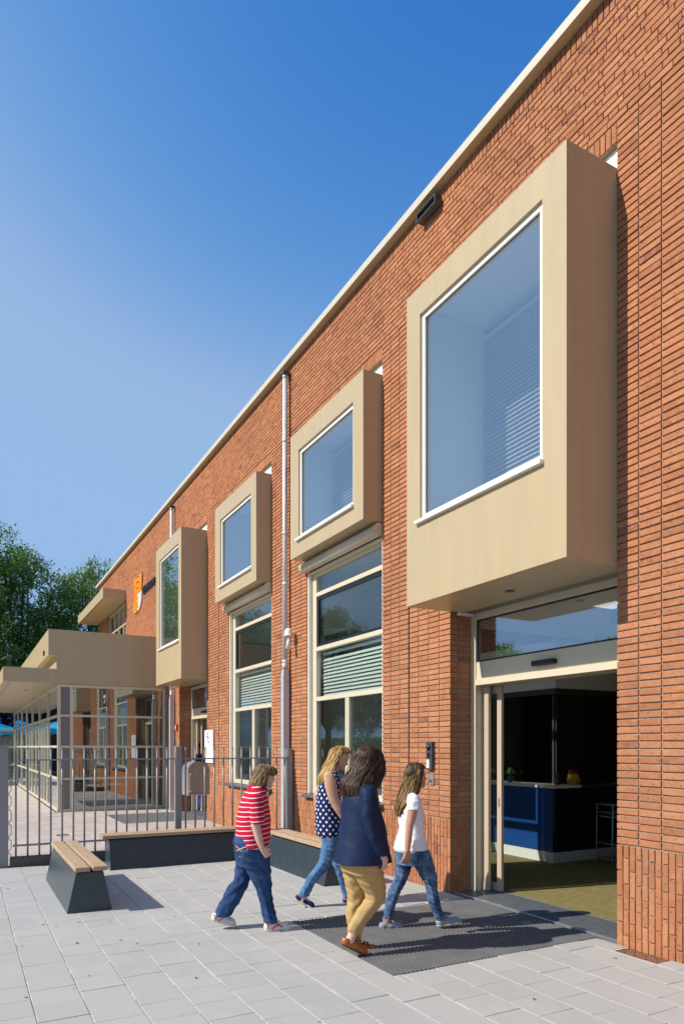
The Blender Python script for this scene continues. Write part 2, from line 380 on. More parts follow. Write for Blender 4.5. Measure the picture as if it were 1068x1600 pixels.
def pave(name, mat, x0, x1, y0, y1, skip, joint_x, part_n, stack=False):
    root = link(name, None, None, (x0, y0, 0), kind='structure'); root.empty_display_size = 0.2
    sm = MB(); rs_ = [(x0, x1, y0, y1)]
    for (s0, s1, t0, t1) in skip:
        out = []
        for (p0, p1, q0, q1) in rs_:
            if p1 <= s0 or p0 >= s1 or q1 <= t0 or q0 >= t1: out.append((p0, p1, q0, q1)); continue
            m0, m1 = max(p0, s0), min(p1, s1)
            if p0 < s0: out.append((p0, s0, q0, q1))
            if p1 > s1: out.append((s1, p1, q0, q1))
            if q0 < t0: out.append((m0, m1, q0, t0))
            if q1 > t1: out.append((m0, m1, t1, q1))
        rs_ = out
    for (p0, p1, q0, q1) in rs_: sm.add([(p0, q0, -0.0065), (p1, q0, -0.0065), (p1, q1, -0.0065), (p0, q1, -0.0065)], [(0, 1, 2, 3)])
    sm.build('joint_sand', M['sand'], root, kind='stuff')
    ms = Masonry(c=0.0025, jit=0.0006, off=0.0011, tilt=0.0012)
    k0 = math.floor((x0 - joint_x) / 0.3)
    x = joint_x + k0 * 0.3; k = 0
    while x < x1:
        ph = 0.14 if (k0 + k) % 2 == 0 else 0.0
        y = math.floor((y0 - ph) / 0.3) * 0.3 + ph
        while y < y1:
            a0, a1, b0, b1 = max(x, x0), min(x + 0.3, x1), max(y, y0), min(y + 0.3, y1)
            rects = [(a0, a1, b0, b1)]
            for (s0, s1, t0, t1) in skip:
                out = []
                for (p0, p1, q0, q1) in rects:
                    if p1 <= s0 or p0 >= s1 or q1 <= t0 or q0 >= t1: out.append((p0, p1, q0, q1)); continue
                    if p0 < s0: out.append((p0, s0, q0, q1))
                    if p1 > s1: out.append((s1, p1, q0, q1))
                    m0, m1 = max(p0, s0), min(p1, s1)
                    if q0 < t0: out.append((m0, m1, q0, t0))
                    if q1 > t1: out.append((m0, m1, t1, q1))
                rects = out
            for (p0, p1, q0, q1) in rects:
                if p1 - p0 > 0.03 and q1 - q0 > 0.03:
                    ms.add('+z', ((p0 + p1) / 2, (q0 + q1) / 2, 0.0), (p1 - p0) / 2 - 0.0038, (q1 - q0) / 2 - 0.0016, 0.03)
            y += 0.3
        x += 0.3; k += 1
    ms.emit(root, mat, 'paver', 'further_pavers', part_n)
    return root
MAT = (2.72, 4.86, 4.21, 5.97)
pave('plaza_paving', M['paver'], -5.0, 4.80, -1.0, 10.44, [MAT, (4.62, 4.80, 3.48, 3.88)], 0.09, 300)
MAT4 = (3.03, 4.86, 15.25, 17.45)
pave('courtyard_paving', M['pinkpaver'], -9.0, 4.80, 10.62, 18.72, [MAT4, (1.52, 1.76, 13.75, 14.0)], 0.0, 0)
pave('terrace_paving', M['pinkpaver'], -9.0, 2.04, 18.724, 40, [], 0.0, 0)

# ------------------------------------------------------------------ main brick building
BLD = empty('brick_building', (4.82, 4.0, 0), label='long orange brick building with tan bay windows and open sliding entrance door', cat='building')
YA, YB = -3.0, 29.2
def wall_backing():
    m = MB(); x0, x1 = 4.8325, 5.10
    ys = [YA] + [v for a, b in OPN for v in (a - 0.010, b + 0.010)] + [23.96, 27.45, YB]
    top = 8.055
    for i in range(len(ys) - 1):
        a, b = ys[i], ys[i + 1]
        if i in (1, 7): spans = [(6.74, top)]
        elif i in (3, 5): spans = [(-0.04, 0.85), (6.74, top)]
        elif i == 9: spans = [(3.2, 5.0), (6.585, top)]
        elif i in (8,): spans = [(-0.04, top)]
        else: spans = [(-0.04, top)]
        for z0, z1 in spans: m.box(x0, x1, a, b, z0, z1)
    return m.build('wall', M['mortar'], BLD)
WALL = wall_backing()
CZ = (8.055 - 0.83) / 118.0   # one course (0.0612)
def bricks():
    ms = Masonry(c=0.0035, jit=0.0008, off=0.0010, tilt=0.004)
    hz = 0.0252
    def front(y0, y1, z0, z1, dep=0.04, vert=False):
        ms.add('-x', (XW, (y0 + y1) / 2, (z0 + z1) / 2), (y1 - y0) / 2, (z1 - z0) / 2, dep)
    def jambs(z0, z1, yj, side):
        """the return faces of a brick at an opening edge; side=+1: opening lies at smaller y"""
        if side > 0: ms.add('-y', (4.825 + 0.145 + 0.054, yj, (z0 + z1) / 2), 0.089, (z1 - z0) / 2, 0.04)
    piers = []
    # strips of stack bond: (y0, y1, n columns, groove index or None, corner at low y?, corner at high y?)
    piers.append((YA + 0.02, 4.01, 33, None, False, True))
    piers.append((6.285, 7.73, 7, 4, True, True))
    piers.append((10.0, 11.45, 7, None, True, True))
    piers.append((13.72, 15.17, 7, 3, True, True))
    piers.append((17.44, 18.70, 6, None, True, False))
    ztop = 6.91; n = 99; ch = (ztop - 0.835) / n
    for (y0, y1, nc, gr, lo, hi) in piers:
        cw = (y1 - y0) / nc
        for c in range(nc):
            a, b = y0 + c * cw, y0 + (c + 1) * cw
            a += 0.0 if (c == 0 and lo) else 0.0045; b -= 0.0 if (c == nc - 1 and hi) else 0.0045
            if gr is not None and c == gr: a += 0.011
            if gr is not None and c == gr - 1: b -= 0.011
            edge_lo = lo and c == 0; edge_hi = hi and c == nc - 1
            for k in range(n):
                z0 = 0.835 + k * ch + 0.0055; z1 = z0 + ch - 0.0118
                front(a, b, z0, z1, 0.108 if (edge_lo or edge_hi) else 0.03)
                if edge_lo: ms.add('-y', (5.032, a + 0.002, (z0 + z1) / 2), 0.094, (z1 - z0) / 2, 0.05)
        # vertical brick base
        m_ = max(1, round((y1 - y0) / 0.0606)); vw = (y1 - y0) / m_
        for c in range(m_):
            a, b = y0 + c * vw + 0.0045, y0 + (c + 1) * vw - 0.0045
            if lo and c == 0: a = y0
            if hi and c == m_ - 1: b = y1
            top = 0.826; first = 0.205 if c % 2 == 0 else 0.098
            z1 = top; ln = first
            while z1 > 0.0:
                z0 = max(z1 - ln, -0.02)
                if z1 - z0 > 0.015: front(a, b, z0, z1, 0.108 if (lo and c == 0) or (hi and c == m_ - 1) else 0.03)
                z1 = z0 - 0.0095; ln = 0.205
        if lo:
            for q, (xx, hw) in enumerate(((4.957, 0.0255), (5.018, 0.0255), (5.079, 0.0255))):
                z1 = 0.826; ln = 0.098 if q % 2 == 0 else 0.205
                while z1 > 0:
                    z0 = max(z1 - ln, -0.02)
                    if z1 - z0 > 0.015: ms.add('-y', (xx, y0 + 0.002, (z0 + z1) / 2), hw, (z1 - z0) / 2, 0.05)
                    z1 = z0 - 0.0095; ln = 0.205
    # under the windows of openings 2 and 3
    for (y0, y1) in (OPN[1], OPN[2]):
        m_ = round((y1 - y0) / 0.0606); vw = (y1 - y0) / m_
        for c in range(m_):
            a, b = y0 + c * vw + 0.0045, y0 + (c + 1) * vw - 0.0045
            z1 = 0.826; ln = 0.205 if c % 2 == 0 else 0.098
            while z1 > 0:
                z0 = max(z1 - ln, -0.02)
                if z1 - z0 > 0.015: front(a, b, z0, z1)
                z1 = z0 - 0.0095; ln = 0.205
    # soldier course above each opening
    for (y0, y1) in OPN:
        m_ = round((y1 - y0) / 0.0606); vw = (y1 - y0) / m_
        for c in range(m_): front(y0 + c * vw + 0.0045, y0 + (c + 1) * vw - 0.0045, 6.742, 6.947 - 0.042, 0.09)
    # wild bond above, and the whole far part
    rng = random.Random(5)
    def wild(y0, y1, z0, z1, holes=()):
        n = round((z1 - z0) / ch)
        h = (z1 - z0) / n
        last = []
        for k in range(n):
            a0 = z0 + k * h + 0.0055; a1 = z0 + (k + 1) * h - 0.006
            y = y0 - rng.choice([0.0, 0.05, 0.105, 0.16]); cur = []
            while y < y1:
                L = rng.choice([0.209, 0.209, 0.209, 0.209, 0.102])
                if any(abs(y + L - q) < 0.03 for q in last[:200]) and L > 0.15: L = 0.102 if rng.random() < 0.6 else 0.209
                p, q = max(y, y0), min(y + L, y1)
                cur.append(y + L)
                segs = [(p, q)]
                for (h0, h1, g0, g1) in holes:
                    if a1 > g0 and a0 < g1: segs = [s for u, v in segs for s in ((u, min(v, h0)), (max(u, h1), v)) if s[1] - s[0] > 0.02] if not (v <= h0 or u >= h1) else segs
                for (u, v) in segs:
                    if v - u > 0.03: front(u + 0.0035, v - 0.0035, a0, a1)
                y += L
            last = [q for q in cur]
    wild(YA + 0.02, 18.70, 6.915, 7.89)
    wild(18.70, YB, 4.2, 7.89, holes=((23.97, 27.45, 5.0, 6.59),))
    # top soldiers under the coping
    m_ = round((YB - YA) / 0.0606)
    for c in range(m_): front(YA + c * 0.0606 + 0.0045, YA + (c + 1) * 0.0606 - 0.0045, 7.896, 8.05)
    bays = [[(885, 219), (964, 262), (964, 884), (884, 870), (635, 948), (636, 466)]]
    def hidden(x, y):
        return (634 < x < 964 and 466 - (x - 636) * 0.99 < y < 948 and y > 219)
    ms.emit(WALL, M['brick'], 'brick', 'further_brickwork', 300, hidden)
bricks()
for (y, nm) in ((6.285 + 4 * 1.445 / 7, 'movement_joint_shade'), (13.72 + 3 * 1.45 / 7, 'movement_joint_shade')):
    B(nm, M['black'], BLD, 4.8285, 4.832, y - 0.0105, y + 0.0105, 0.835, 6.91, 0)  # black strip stands in for the shade of a deeper joint groove
# far gable end and roof
MB().box(5.10, 5.4, YA, YB, 7.6, 8.0).build('roof_edge', M['darkgrey'], BLD)
MB().box(5.4, 11.2, YA, YB, 7.7, 7.95).build('roof', M['darkgrey'], BLD)
B('end_wall', M['mortar'], BLD, 5.102, 11.2, YB - 0.25, YB, -0.04, 8.05, 0)
B('near_end_wall', M['mortar'], BLD, 5.102, 11.2, YA, YA + 0.25, -0.04, 8.05, 0)
B('rear_wall', M['mortar'], BLD, 11.0, 11.2, YA + 0.26, YB - 0.26, -0.04, 7.69, 0)
co = MB().box(4.724, 5.42, YA - 0.05, 29.49, 8.058, 8.135)
CO = co.build('coping', M['tan'], BLD)
MB().box(4.716, 4.7235, YA - 0.06, 29.50, 8.053, 8.140).build('fascia_strip', M['coping'], CO)
MB().box(4.716, 5.43, YA - 0.06, 29.50, 8.1405, 8.147).build('top_sheet', M['coping'], CO)

def ring(m, x0, x1, o, i, mi=0):
    """a plate facing x with a rectangular hole; o,i = (y0,y1,z0,z1)"""
    v = []
    for x in (x0, x1):
        for (a, b, c, d) in (o, i): v += [(x, a, c), (x, b, c), (x, b, d), (x, a, d)]
    f = []
    for k in range(4):
        l = (k + 1) % 4
        f += [(k, l, 4 + l, 4 + k), (8 + k, 12 + k, 12 + l, 8 + l), (k, 8 + k, 8 + l, l), (4 + k, 4 + l, 12 + l, 12 + k)]
    m.add(v, f, mi)
def bay(i, xf, z0, z1, o0, o1, ozlo, ozhi, name='bay_window', lamp=False, label=None):
    y0, y1 = OPN[i]
    if i == 0: y1 = 6.285
    m = MB()
    ring(m, xf, xf + 0.07, (y0, y1, z0, z1), (o0, o1, ozlo, ozhi))
    m.box(xf + 0.07, 5.0, y0, y0 + 0.06, z0, z1); m.box(xf + 0.07, 5.0, y1 - 0.06, y1, z0, z1)
    m.box(xf + 0.07, 5.0, y0 + 0.06, y1 - 0.06, z0, z0 + 0.06); m.box(xf + 0.07, 4.99, y0 + 0.06, y1 - 0.06, z1 - 0.06, z1)
    b = m.build(name, M['tan'], BLD, **({'label': label} if label else {}))
    # white lining inside the bay
    l = MB()
    l.box(xf + 0.075, 5.25, y0 + 0.062, y0 + 0.09, z0 + 0.35, 6.42); l.box(xf + 0.075, 5.25, y1 - 0.09, y1 - 0.062, z0 + 0.35, 6.42)
    l.box(xf + 0.075, 5.3, y0 + 0.062, y1 - 0.062, 6.425, 6.44); l.box(xf + 0.12, 5.3, y0 + 0.062, y1 - 0.062, ozlo - 0.10, ozlo - 0.06)
    l.build('lining', M['roomwhite'], b)
    # window frame, pane, sill
    fr = MB(); e = 0.055
    ring(fr, xf + 0.028, xf + 0.10, (o0 - 0.002, o1 + 0.002, ozlo - 0.002, ozhi + 0.002), (o0 + e, o1 - e, ozlo + e, ozhi - e))
    fr.build('frame', M['white'], b)
    MB().box(xf + 0.052, xf + 0.064, o0 + e - 0.005, o1 - e + 0.005, ozlo + e - 0.005, ozhi - e + 0.005).build('pane', M['glassbay'], b)
    MB().box(xf - 0.042, xf + 0.026, o0 - 0.015, o1 + 0.055, ozlo - 0.04, ozlo - 0.003, c=0.003).build('sill', M['white'], b)
    # black glazing gasket
    gk = MB(); ring(gk, xf + 0.046, xf + 0.052, (o0 + e - 0.002, o1 - e + 0.002, ozlo + e - 0.002, ozhi - e + 0.002), (o0 + e + 0.008, o1 - e - 0.008, ozlo + e + 0.008, ozhi - e - 0.008)); gk.build('gasket', M['darkgrey'], b)
    MB().box(4.872, 4.93, y0 - 0.008, y1 + 0.008, z1 + 0.002, 6.735).build('flashing_panel', M['white'], b)
    if lamp:
        yc = (y0 + y1) / 2 + 0.01
        MB().tube([(4.68, yc, z0 - 0.006), (4.68, yc, z0 + 0.02)], 0.05, 20).build('downlight', M['black'], b)
    # venetian blind hanging behind the pane
    return b
bay(0, 4.235, 3.172, 6.515, 4.275, 6.04, 4.045, 6.222, lamp=True, label='largest tan bay window jutting out over the open entrance')
bay(1, 4.533, 4.597, 6.53, 7.995, 9.70, 4.862, 6.222)
bay(2, 4.533, 4.585, 6.51, 11.71, 13.40, 4.875, 6.21)
bay(3, 4.235, 3.172, 6.53, 15.40, 17.10, 4.04, 6.22, lamp=True)
def blind(y0, y1, x, z0, z1, label, pitch=0.05, tilt=0.9, w=0.05):
    r = empty('venetian_blind', (x, (y0 + y1) / 2, z0), label=label, cat='blind', group='venetian blinds behind the windows')
    B('head_rail', M['blind'], r, x - 0.02, x + 0.02, y0, y1, z1, z1 + 0.04)
    me = None; n = int((z1 - z0) / pitch)
    mb = MB(); hw = w / 2; Mx = Matrix.Rotation(-tilt, 4, 'Y')
    mb.cbox((x, (y0 + y1) / 2, z0 + 0.01), (hw, (y1 - y0) / 2, 0.0012), 0.0005, Mx)
    first = mb.build('slat', M['blind'], r, loc=(x, (y0 + y1) / 2, z0 + 0.01))
    for k in range(1, n): link('slat', first.data, r, (x, (y0 + y1) / 2, z0 + 0.01 + k * pitch))
    return r
blind(4.12, 6.18, 5.22, 3.9, 6.28, 'wide venetian blind inside the largest upper bay window over the entrance')
blind(7.84, 9.9, 5.22, 4.75, 6.28, 'venetian blind inside the second nearest upper bay window')

def big_window(i, label):
    y0, y1 = OPN[i]
    W = empty('window', (4.93, (y0 + y1) / 2, 0.86)); W.parent = BLD; W.location = Vector((4.93, (y0 + y1) / 2, 0.86)) - wloc(BLD)
    f = MB(); x0, x1 = 4.905, 4.985; cr = M['cream']
    zb, zt = 0.905, 4.42
    f.box(x0, x1, y1 - 0.17, y1 - 0.035, zb, zt, c=0.003); f.box(x0, x1, y0 + 0.035, y0 + 0.12, zb, zt, c=0.003)
    a, b = y0 + 0.122, y1 - 0.172
    for (p, q) in ((zb, zb + 0.085), (2.37, 2.435), (3.16, 3.225), (4.02, 4.085), (4.34, zt)): f.box(x0 + 0.002, x1, a, b, p, q, c=0.003)
    ym = (a + b) / 2
    f.box(x0 + 0.004, x1, ym - 0.055, ym - 0.004, zb + 0.087, 2.368, c=0.003); f.box(x0 + 0.004, x1, ym + 0.004, ym + 0.055, zb + 0.087, 2.368, c=0.003)
    f.build('frame', cr, W)
    B('screen_guide', M['white'], W, 4.838, 4.903, y1 - 0.034, y1 + 0.002, 0.90, 4.44, 0.003); B('screen_guide', M['white'], W, 4.838, 4.903, y0 + 0.004, y0 + 0.034, 0.90, 4.44, 0.003)
    bl = MB(); ring(bl, 4.925, 4.96, (a, b, 3.226, 4.018), (a + 0.045, b - 0.045, 3.27, 3.965)); bl.build('vent_frame', M['black'], W)
    for (p, q, c, d) in ((a, ym - 0.056, zb + 0.086, 2.369), (ym + 0.056, b, zb + 0.086, 2.369), (a, b, 2.436, 3.159), (a + 0.045, b - 0.045, 3.27, 3.965), (a, b, 4.086, 4.339)):
        MB().box(4.942, 4.952, p, q, c, d).build('pane', M['glass'], W)
    B('sill', M['bluestone'], W, 4.745, 5.05, y0 - 0.04, y1 + 0.04, 0.852, 0.897, 0.004)
    s = MB(); s.tube([(4.785, y0 + 0.02, 4.50), (4.785, y1 + 0.06, 4.50)], 0.082, 20); s.build('roller_screen_box', M['cream'], W)
    MB().tube([(4.785, y0 + 0.005, 4.50), (4.785, y0 + 0.019, 4.50)], 0.088, 20).build('end_cap', M['cream'], W)
    B('lower_bar', M['cream'], W, 4.845, 4.902, y0 + 0.036, y1 - 0.036, 4.39, 4.422, 0.003)
    for k in range(2):
        z = 4.5
    blind(a + 0.02, b - 0.02, 5.03, 2.46, 3.10, label, 0.055, 0.95, 0.056)
    return W
big_window(1, 'half closed venetian blind behind the tall nearer ground floor window')
big_window(2, 'half closed venetian blind behind the tall window behind the fence')

# interior shell
r = MB()
def slab(*a): r.box(*a)
for (a, b, zc) in ((YA + 0.3, 7.35, 3.25), (7.36, 14.45, 4.45), (14.46, 18.6, 3.25)):
    slab(5.12, 11.0, a, b, zc, zc + 0.12)
for y in (10.7, 14.45, 18.55): slab(5.12, 11.0, y, y + 0.1, 0.0, 3.2)
for y in (7.36, 10.7, 14.45, 18.55): slab(5.3, 8.4, y + 0.001, y + 0.099, 4.6, 6.6)
slab(5.12, 11.0, YA + 0.3, YB - 0.3, 6.62, 6.7)
slab(8.4, 8.5, YA + 0.3, 18.6, 4.6, 6.6)
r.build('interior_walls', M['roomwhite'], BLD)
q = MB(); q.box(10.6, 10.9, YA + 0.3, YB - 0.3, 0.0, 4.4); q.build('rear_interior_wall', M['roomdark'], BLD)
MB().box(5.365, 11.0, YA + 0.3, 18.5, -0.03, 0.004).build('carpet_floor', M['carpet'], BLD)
# exhibits seen dimly behind the two tall windows
rs = random.Random(3)

# ------------------------------------------------------------------ entrance in opening 1 and door in opening 4
def entrance(i, open_leaves=True):
    y0, y1 = OPN[i]
    E_ = empty('sliding_door', (5.2, (y0 + y1) / 2, 0)); E_.parent = BLD; E_.location = Vector((5.2, (y0 + y1) / 2, 0)) - wloc(BLD)
    f = MB()
    f.box(5.122, 5.20, y1 - 0.075, y1 + 0.03, 0, 3.17, c=0.003); f.box(5.122, 5.20, y0 - 0.03, y0 + 0.05, 0, 3.17, c=0.003)
    f.box(5.123, 5.20, y0 + 0.051, y1 - 0.076, 3.095, 3.168, c=0.003)
    f.box(5.11, 5.40, y0 + 0.051, y1 - 0.076, 2.345, 2.415, c=0.003)
    f.build('frame', M['cream'], E_)
    B('header_panel', M['cream'], E_, 5.135, 5.36, y0 + 0.051, y1 - 0.076, 2.417, 2.612, 0.003)
    gk = MB(); ring(gk, 5.145, 5.175, (y0 + 0.052, y1 - 0.077, 2.613, 3.094), (y0 + 0.07, y1 - 0.095, 2.63, 3.078)); gk.build('gasket', M['black'], E_)
    MB().box(5.155, 5.165, y0 + 0.071, y1 - 0.096, 2.631, 3.077).build('transom_pane', M['glassbay'], E_)
    MB().box(5.20, 5.36, y1 - 0.06, y1 + 0.02, 0.0, 2.344, c=0.003).build('inner_post', M['cream'], E_)
    for k, (xx, ys) in enumerate(((5.225, y1 - 0.175), (5.315, y1 - 0.290))):
        d = MB(); d.box(xx, xx + 0.04, ys, ys + 0.075, 0.012, 2.34, c=0.004); d.box(xx, xx + 0.04, ys + 0.076, ys + 0.9, 0.012, 0.10, c=0.003)
        d.box(xx, xx + 0.04, ys + 0.076, ys + 0.9, 2.26, 2.34, c=0.003); d.box(xx, xx + 0.04, ys + 0.901, ys + 0.96, 0.012, 2.34, c=0.003)
        lf = d.build('door_leaf', M['beige'], E_)
        MB().box(xx + 0.016, xx + 0.024, ys + 0.074, ys + 0.902, 0.098, 2.262).build('pane', M['glassdoor'], lf)
        if k == 1: MB().box(xx - 0.004, xx, ys + 0.022, ys + 0.05, 0.97, 1.07, c=0.001).build('lock', M['steel'], lf)
    yc = y0 + 1.12
    s = B('sensor', M['black'], E_, 5.07, 5.133, yc - 0.15, yc + 0.15, 2.47, 2.52, 0.006)
    # threshold
    B('threshold', M['bluestone'], E_, 4.905, 5.36, y0 - 0.01, y1 + 0.01, -0.03, 0.006, 0.003)
    B('metal_edge', M['steel'], E_, 4.862, 4.902, y0, y1, -0.03, 0.007, 0.002)
    B('inner_edge', M['steel'], E_, 5.361, 5.375, y0, y1, -0.03, 0.008, 0.001)
    return E_
EN = entrance(0); E4 = entrance(3)

# downpipes
def downpipe(y, ztop, zchg):
    P_ = empty('downpipe', (4.74, y, 0)); P_.parent = BLD; P_.location = Vector((4.74, y, 0)) - wloc(BLD)
    x = 4.735
    p = MB(); p.tube([(x, y, zchg), (x, y, ztop - 0.08)], 0.040, 16); p.tube([(x, y, ztop - 0.08), (x, y, ztop - 0.02)], [0.043, 0.043], 16)
    p.build('upper_pipe', M['zinc'], P_)
    MB().box(x - 0.06, x + 0.07, y - 0.06, y + 0.06, ztop - 0.019, ztop + 0.035, c=0.008).build('hopper', M['darkgrey'], P_)
    for z in (6.75, 5.2, 4.35, 3.05):
        if z > zchg: MB().tube([(x, y, z), (x, y, z + 0.05)], [0.045, 0.045], 16).tube([(x, y, z), (4.82, y, z)], 0.008, 6).build('bracket', M['zinc'], P_)
    z = zchg
    l = MB(); l.tube([(x, y, z + 0.001), (x, y, z + 0.10)], [0.052, 0.047], 16); l.build('collar', M['galv'], P_)
    l = MB(); h = 0.052
    vs = []
    for (zz, s_) in ((-0.03, h), (z - 0.12, h), (z, 0.040)): vs += [(x - s_, y - s_, zz), (x + s_, y - s_, zz), (x + s_, y + s_, zz), (x - s_, y + s_, zz)]
    fs = [(0, 3, 2, 1), (8, 9, 10, 11)] + [(k * 4 + j, k * 4 + (j + 1) % 4, k * 4 + 4 + (j + 1) % 4, k * 4 + 4 + j) for k in (0, 1) for j in range(4)]
    l.add(vs, fs); l.build('square_lower_pipe', M['galv'], P_)
downpipe(10.66, 7.90, 2.95)
downpipe(17.86, 7.85, 2.95)
# slim canopy over the upper strip window and the window itself
cn = MB(); cn.box(4.07, 4.815, 23.97, 29.6, 6.59, 6.925, c=0.004); CN = cn.build('upper_canopy', M['tan'], BLD)
MB().box(4.085, 4.10, 24.0, 29.5, 6.583, 6.589).build('shadow_gap', M['darkgrey'], CN)
for (x, y) in ((4.5, 25.79), (4.54, 29.0)): MB().tube([(x, y, 6.586), (x, y, 6.6)], 0.045, 14).build('downlight', M['darkgrey'], CN)
sw = MB(); ring(sw, 4.90, 4.97, (23.97, 27.45, 5.0, 6.585), (24.04, 27.38, 5.07, 6.52))
for y in (24.85, 25.7, 26.5): sw.box(4.90, 4.97, y - 0.03, y + 0.03, 5.07, 6.52)
sw.box(4.895, 4.972, 24.04, 27.38, 5.87, 5.93)
SW = sw.build('strip_window', M['cream'], BLD)
MB().box(4.93, 4.94, 24.04, 27.38, 5.07, 6.52).build('pane', M['glass'], SW)

# ------------------------------------------------------------------ glass annex
AX = empty('glass_annex', (2.09, 18.75, 0), label='low glazed annex with cream frames and a big tan roof slab', cat='building')
Y0 = 18.72
poly = [(0.855, 3.245), (4.815, 3.235), (4.815, 4.60), (1.875, 4.60), (1.875, 3.945), (2.062, 3.945), (2.062, 3.605), (0.855, 3.605)]
m = MB(); m.prism([(x, z) for x, z in poly], 'y', Y0, Y0 + 0.06); RF = m.build('roof_fascia', M['tan'], AX)
m = MB(); m.box(0.855, 2.09, Y0 + 0.061, 36.2, 3.245, 3.60); m.build('canopy_slab', M['tan'], AX)
m = MB(); m.box(1.875, 2.061, Y0 + 0.061, 30.0, 3.95, 4.595); m.box(2.062, 4.815, Y0 + 0.061, 30.0, 3.24, 4.59); m.build('roof_box', M['tan'], AX)
MB().box(1.00, 1.012, Y0 + 0.07, 36.1, 3.238, 3.2445).build('soffit_joint', M['darkgrey'], AX)
for y in (21.5, 26.8, 31.5): MB().tube([(1.56, y, 3.236), (1.56, y, 3.25)], 0.06, 16).build('downlight', M['darkgrey'], AX)
B('small_wall_light', M['black'], AX, 1.845, 1.874, 19.62, 19.78, 4.04, 4.16, 0.004)
fr = MB(); A0 = 18.76; A1 = A0 + 0.09
def hbar(x0, x1, z0, z1): fr.box(x0, x1, A0 - 0.004, A1, z0, z1)
for x in (2.092, 2.385, 4.742): fr.box(x, x + 0.072, A0, A1, 0.0, 3.235)
for (z0, z1) in ((0.0, 0.07), (0.81, 0.86), (1.62, 1.68), (2.41, 2.465), (3.16, 3.234)):
    hbar(2.165, 2.384, z0, z1); hbar(2.458, 4.741, z0, z1)
ys = [18.86, 21.2, 23.75, 26.25, 28.75, 31.2, 33.5, 35.9]
for y in ys[1:]: fr.box(2.088, 2.17, y - 0.04, y + 0.04, 0.0, 3.235)
for (z0, z1) in ((0.0, 0.07), (0.81, 0.86), (1.62, 1.68), (2.41, 2.465), (3.16, 3.234)): fr.box(2.084, 2.168, 18.852, 36.0, z0, z1)
for y in (22.1, 22.9, 24.9, 27.4): fr.box(2.089, 2.165, y - 0.03, y + 0.03, 0.0, 2.41)
fr.build('frame', M['cream'], AX)
MB().box(2.165, 2.384, A0 + 0.03, A0 + 0.06, 0.071, 3.16).build('infill_panel', M['greypanel'], AX)
for (z0, z1) in ((0.071, 0.809), (0.861, 1.619), (1.681, 2.409), (2.466, 3.159)):
    MB().box(2.459, 4.740, A0 + 0.04, A0 + 0.05, z0, z1).build('pane', M['glassannex'], AX)
for k in range(len(ys) - 1):
    for (z0, z1) in ((0.071, 2.409), (2.466, 3.159)): MB().box(2.12, 2.13, ys[k] + 0.04, ys[k + 1] - 0.04, z0, z1).build('pane', M['glassbay'], AX)
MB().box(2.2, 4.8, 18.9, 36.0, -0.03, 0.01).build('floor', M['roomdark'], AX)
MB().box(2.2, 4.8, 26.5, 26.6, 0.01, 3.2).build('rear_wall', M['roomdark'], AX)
# opened glazed door leaf at the far end
dl = MB()
for (a, b, c, d) in ((1.15, 1.22, 0.03, 2.4), (1.98, 2.05, 0.03, 2.4), (1.221, 1.979, 0.03, 0.13), (1.221, 1.979, 2.32, 2.4), (1.221, 1.979, 0.83, 0.88), (1.221, 1.979, 1.6, 1.66)): dl.box(a, b, 33.4, 33.46, c, d)
DL = dl.build('door_leaf', M['cream'], AX)
MB().box(1.221, 1.979, 33.42, 33.43, 0.131, 2.319).build('pane', M['glass'], DL)
# ------------------------------------------------------------------ mats
def mat_obj(rc, label, step=0.038, loc_z=0.0):
    x0, x1, y0, y1 = rc
    r = empty('door_mat', ((x0 + x1) / 2, (y0 + y1) / 2, 0), label=label, cat='door mat')
    B('mat_base', M['matgap'], r, x0 + 0.004, x1 - 0.004, y0 + 0.004, y1 - 0.004, -0.035, -0.013, 0)
    n = int((x1 - x0 - 0.01) / step); ym = (y0 + y1) / 2
    f = MB().cbox((x0 + 0.006 + step / 2, ym, -0.0065), (step / 2 - 0.0065, (y1 - y0) / 2 - 0.008, 0.008), 0.002).build('slat', M['rubber'], r, loc=(x0 + 0.006 + step / 2, ym, -0.0065))
    for k in range(1, n): link('slat', f.data, r, (x0 + 0.006 + step * (k + 0.5), ym, -0.0065))
mat_obj((2.72, 4.858, 4.21, 5.97), 'large ribbed dark door mat let into the paving at the open entrance')
mat_obj((3.03, 4.858, 15.25, 17.45), 'ribbed dark mat in front of the far door beyond the fence', 0.06)
gr = empty('drain_grate', (4.71, 3.68, 0), label='short rusty perforated strip at the foot of the brick wall, right of the entrance', cat='drain grate')
m = MB(); m.box(4.625, 4.795, 3.485, 3.875, -0.035, -0.012); m.build('plate', M['rust'], gr)
for k in range(7): MB().tube([(4.71 + (0.03 if k % 2 else -0.03), 3.52 + k * 0.05, -0.0125), (4.71 + (0.03 if k % 2 else -0.03), 3.52 + k * 0.05, -0.010)], 0.009, 8).build('hole', M['black'], gr)
dg = empty('drain_cover', (1.64, 13.87, 0), label='square metal drain cover in the pinkish courtyard paving', cat='drain cover')
m = MB(); ring(m, -0.12, 0.12, (0, 0.01, 0, 0.01), (0.002, 0.008, 0.002, 0.008))
B('cover_base', M['black'], dg, 1.525, 1.755, 13.755, 13.995, -0.035, -0.012, 0)
for k in range(6): B('bar', M['rust'], dg, 1.53, 1.75, 13.762 + k * 0.04, 13.785 + k * 0.04, -0.0115, -0.002, 0.002)

